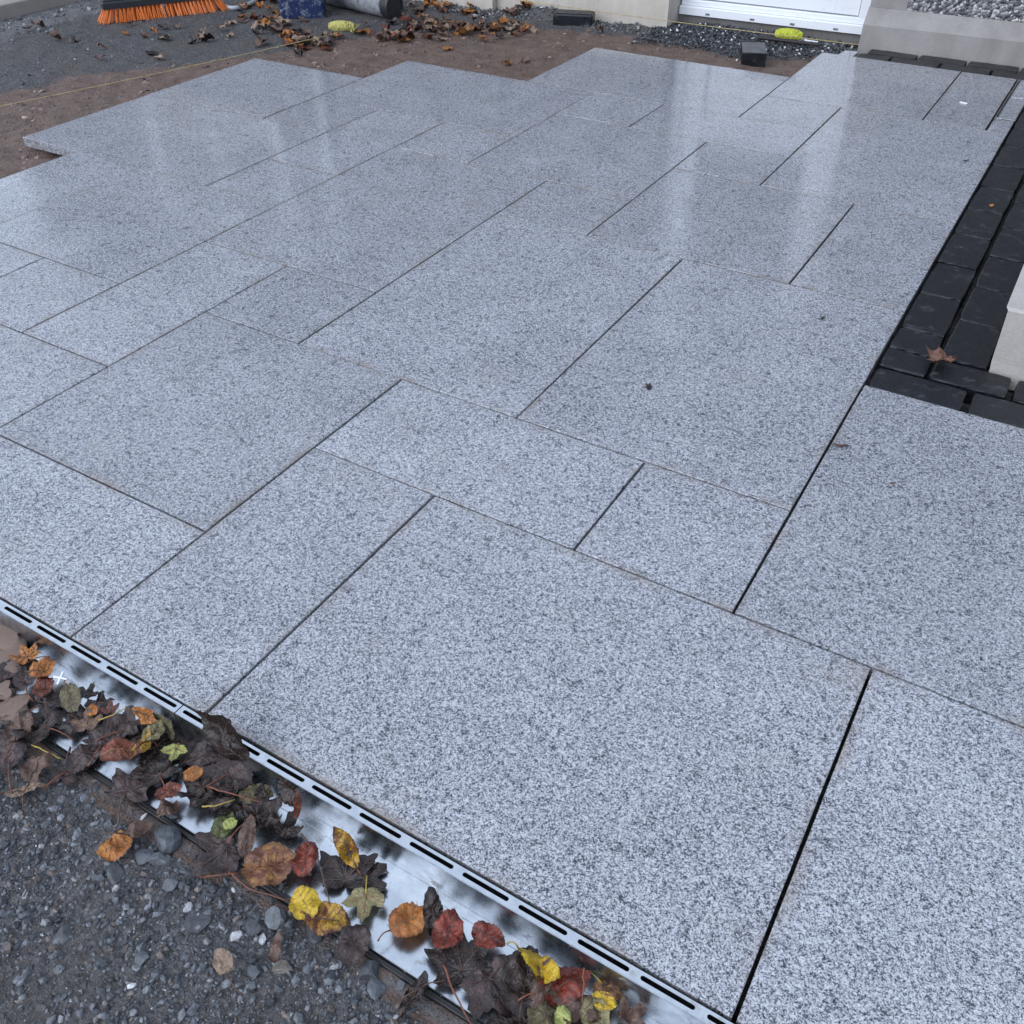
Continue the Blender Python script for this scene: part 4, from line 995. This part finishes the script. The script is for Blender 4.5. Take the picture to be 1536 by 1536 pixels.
# hose
P = [at(*q, ZG + .012) for q in ((338, 10), (350, 12), (366, 9), (380, 3), (388, -6), (384, -18), (366, -26))]
o0 = P[0].copy(); Q = []
for i in range(len(P) - 1):
    p0, p1, p2, p3 = P[max(i-1, 0)], P[i], P[i+1], P[min(i+2, len(P)-1)]
    for s_ in range(6):
        t = s_ / 6; Q.append(.5 * ((2*p1) + (-p0+p2)*t + (2*p0-5*p1+4*p2-p3)*t*t + (-p0+3*p1-3*p2+p3)*t**3) - o0)
o = MB().tube(Q, .011, 12).build('hose', M['hose'], None, True); o.location = o0; tag(o, 'pale grey hose curving between broom and bucket', 'hose')
# square blue bucket
K0 = at(422, 28.5, ZG); K1 = at(487, 26.5, ZG); dv = K1 - K0; wd = dv.length; ba = math.atan2(dv.y, dv.x)
bk = tag(empty('bucket', K0 + Matrix.Rotation(ba, 3, 'Z') @ Vector((wd/2, wd*.45, 0)), ba), 'square blue bucket smeared with dried mortar', 'bucket')
def rsq(w_, d_, r_, z, n=5):
    out = []
    for cx, cy, a0 in ((w_/2-r_, -d_/2+r_, -90), (w_/2-r_, d_/2-r_, 0), (-w_/2+r_, d_/2-r_, 90), (-w_/2+r_, -d_/2+r_, 180)):
        for i in range(n + 1): th = R(a0 + 90 * i / n); out.append((cx + r_ * math.cos(th), cy + r_ * math.sin(th), z))
    return out
def loft(rings, close=False):
    v = [p for r_ in rings for p in r_]; n = len(rings[0]); f = []
    for l in range(len(rings) - 1):
        for i in range(n): j = (i + 1) % n; f.append((l*n+i, l*n+j, l*n+n+j, l*n+n+i))
    f.append(tuple(reversed(range(n))))
    if close: f.append(tuple(range((len(rings)-1)*n, len(rings)*n)))
    return v, f
W_, D_ = wd, wd * .9
rg_ = [rsq(W_*(1+.16*t__), D_*(1+.16*t__), .022, .30*t__) for t__ in (0, .1, .3, .5, .7, .9, 1)]
rg_ += [rsq(W_*1.16 - .006, D_*1.16 - .006, .02, .30), rsq(W_*1.08, D_*1.08, .02, .15), rsq(W_*1.0 - .006, D_*1.0 - .006, .02, .006)]
v, f = loft(rg_); f.append(tuple(range((len(rg_)-1)*24, len(rg_)*24))); mesh_obj('bucket_body', v, f, M['blue_bucket'], bk)
v, f = loft([rsq(W_*1.16+.012, D_*1.16+.012, .024, .285), rsq(W_*1.16+.012, D_*1.16+.012, .024, .303), rsq(W_*1.16-.004, D_*1.16-.004, .02, .303)]); mesh_obj('rim', v, f[:-1], M['blue_bucket'], bk)
MB().tube([(W_*.58 * math.cos(R(a_)), -.01 - .03*math.sin(R(a_)), .27 + .13 * math.sin(R(a_)) - .0) for a_ in range(0, 181, 12)], .003, 6).build('handle', M['iron'], bk)
# mortar covered tube lying on its side
T0 = at(505, 11, ZG); T1 = at(578, 29, ZG); dv = T1 - T0; ta = math.atan2(dv.y, dv.x); rad = .062
tb = tag(empty('tube', ((T0 + T1) / 2) + Vector((0, .03, 0)), ta), 'mortar smeared round tub lying on its side with black base', 'tub')
hl = dv.length / 2
mb = MB().lathe([(rad*.94, -hl-.12), (rad, -hl-.11), (rad*.985, 0), (rad*.97, hl), (rad*.955, hl+.004)], 36, (0, 0, rad), 'x'); mb.build('tub_body', M['mortar_tube'], tb, True)
mb = MB().lathe([(rad*.975, hl+.002), (rad*.985, hl+.012), (rad*.97, hl+.05), (rad*.93, hl+.056), (rad*.88, hl+.056), (rad*.86, hl+.048), (.0005, hl+.048)], 36, (0, 0, rad), 'x'); mb.build('base_cap', M['black_plastic'], tb, False)
# bundles of builder's line
def bundle(px, py, ln_, rd, mat, label, rot, loose):
    p = at(px, py, ZG); o = tag(empty('line_bundle', (p.x, p.y, gz_far(p.x, p.y)), rot), label, 'twine')
    mb = MB(); rr = random.Random(px)
    prof = lambda t__: rd * (math.sin(math.pi * min(1, max(0, t__ * .86 + .07))) ** .55)
    for k_ in range(44):
        c_ = rr.uniform(.06, .94); tl = rr.uniform(-.33, .33); r_off = rr.uniform(.86, 1.03); pts = []
        for i in range(15):
            th = 2 * math.pi * i / 14; u = min(.985, max(.015, c_ + tl * math.sin(th + k_)))
            r_ = prof(u) * r_off; pts.append(((u - .5) * ln_, r_ * math.cos(th), rd * .93 + r_ * math.sin(th) * .93))
        mb.tube(pts, .0034, 6, False)
    core = MB().lathe([(.0005, -ln_*.48)] + [(prof(t__) * .80, (t__ - .5) * ln_) for t__ in [i / 10 for i in range(11)]] + [(.0005, ln_*.48)], 16, (0, 0, rd*.93), 'x')
    mb.build('wound_line', M[mat], o); core.build('core', M[mat], o, True)
    if loose:
        mb = MB()
        for k_ in range(3):
            pts = [(ln_*.44 + .012 * math.cos(t__) + .010 * k_, -.01 + .03 * math.sin(t__ * .9 + k_), rd * (1.2 - .11 * i)) for i, t__ in enumerate([j * .5 for j in range(10)])]
            mb.tube(pts, .002, 5, False)
        mb.build('loose_end', M[mat], o)
    return o
bundle(513, 46, .128, .026, 'twine', 'pale yellow bundle of line on the leaf litter below the tub', .5, True)
bundle(1181, 65, .128, .027, 'lime', 'bright lime bundle of line on an iron bar below the door', .12, False)
p0, p1 = at(1138, 56, ZG + .03), at(1228, 67, ZG + .03)
o = MB().tube([(0, 0, 0), (p1 - p0)], .0085, 10).build('iron_bar', M['iron']); o.location = p0; tag(o, 'dark iron bar on the ground through the lime bundle of line', 'bar')
# string lines
def string(a, b, label):
    n_ = 16; pts = [a.lerp(b, i / n_) - a - Vector((0, 0, .006 * math.sin(math.pi * i / n_))) for i in range(n_ + 1)]
    o = MB().tube(pts, .0017, 6).build('string_line', M['string']); o.location = a; tag(o, label, 'string')
string(at(-120, 184, .008), at(505, 50, -.012), 'taut yellowish string line crossing the sand at left towards the yellow bundle')
string(at(720, -8, .06), at(1287, 67, -.01), 'taut string line running along the cream wall to below the door')
# loose black block pavers
def loose(px0, py0, px1, py1, dep, hgt, label, ch):
    a, b = at(px0, py0, ZG), at(px1, py1, ZG); dv = b - a; l_ = dv.length
    e = MB().box(0, l_, 0, dep, 0, hgt, ch).build('black_paver', M['paver']); e.location = (a.x, a.y, ZG - .002); e.rotation_euler = (0, 0, math.atan2(dv.y, dv.x))
    tag(e, label, 'paver', 'loose black pavers')
loose(829, 38.5, 888, 41.5, .10, .060, 'loose black chamfered paver lying against the cream wall', .010)
loose(1111, 99, 1147, 100.5, .19, .058, 'loose glossy black paver block on the sand before the door', .003)
# offcut of granite, white chip and spacers
o = MB().add([(-.035, -.045, 0), (.03, -.035, 0), (.03, .06, 0), (-.025, .05, 0), (-.035, -.045, .03), (.03, -.035, .03), (.03, .06, .03), (-.025, .05, .03)],
             [(3,2,1,0),(4,5,6,7),(0,1,5,4),(1,2,6,5),(2,3,7,6),(3,0,4,7)]).build('granite_offcut', M['granite'])
o.location = (-1.022, 4.61, -.034); o['damp'] = 1.0; tag(o, 'small granite offcut between top slab and grey plinth corner', 'offcut')
p = at(1212, 68, ZG)
o = MB().box(-.045, .045, -.012, .012, 0, .012, .003).build('plastic_packer', M['white_plastic']); o.location = (p.x, p.y, gz_far(p.x, p.y) + .006); o.rotation_euler = (.05, .05, .1); tag(o, 'flat white plastic packer on the ground below the lime bundle', 'packer')
def spacer(px, py, z, mm, label, rot, arms=2):
    p = at(px, py, z); mb = MB(); l_ = mm / 2000
    if arms == 2:
        mb.box(-l_, l_, -.0016, .0016, 0, .004, .0006)
        mb.box(-.0015, .0015, .0017, l_, .0001, .0038, .0005); mb.box(-.0015, .0015, -l_, -.0017, .0001, .0038, .0005)
    else: mb.box(-l_, l_, -.003, .003, 0, .004, .0006)
    o = mb.build('tile_spacer', M['white_plastic']); o.location = p; o.rotation_euler = (.25 if arms == 2 else 0, .2 if arms == 2 else 0, R(rot)); tag(o, label, 'spacer')
spacer(91, 1018, -.034, 22, 'white plastic cross spacer lying on the leaf pile in the drain', 25)
spacer(1445, 155, .001, 28, 'small white plastic spacer lying on the top right granite slab', -8, 1)
# recessed channel cover beside the pavers at the top right
ac = tag(empty('channel_cover', (-.27, 4.28, 0)), 'narrow aluminium framed cover with granite infill at the top right', 'cover')
def acp(nm, x0, x1, y0, y1, z0, z1, mat, ch=.0006):
    o = MB().box(x0 + .27, x1 + .27, y0 - 4.28, y1 - 4.28, z0, z1, ch).build(nm, M[mat], ac); return o
acp('side_rail', -.3045, -.3010, 3.984, 4.556, -.03, .001, 'steel'); acp('side_rail', -.2965, -.2940, 3.988, 4.553, -.03, .0005, 'steel')
acp('side_rail', -.2350, -.2325, 3.984, 4.556, -.03, .001, 'steel')
acp('end_rail', -.3005, -.2355, 3.981, 3.986, -.03, .0015, 'steel'); acp('cross_rail', -.2935, -.2355, 4.281, 4.288, -.03, .0015, 'steel')
for a_, b_ in ((3.989, 4.279), (4.290, 4.552)):
    g_ = acp('infill', -.2932, -.2358, a_, b_, -.03, -.0005, 'granite'); g_['damp'] = .8
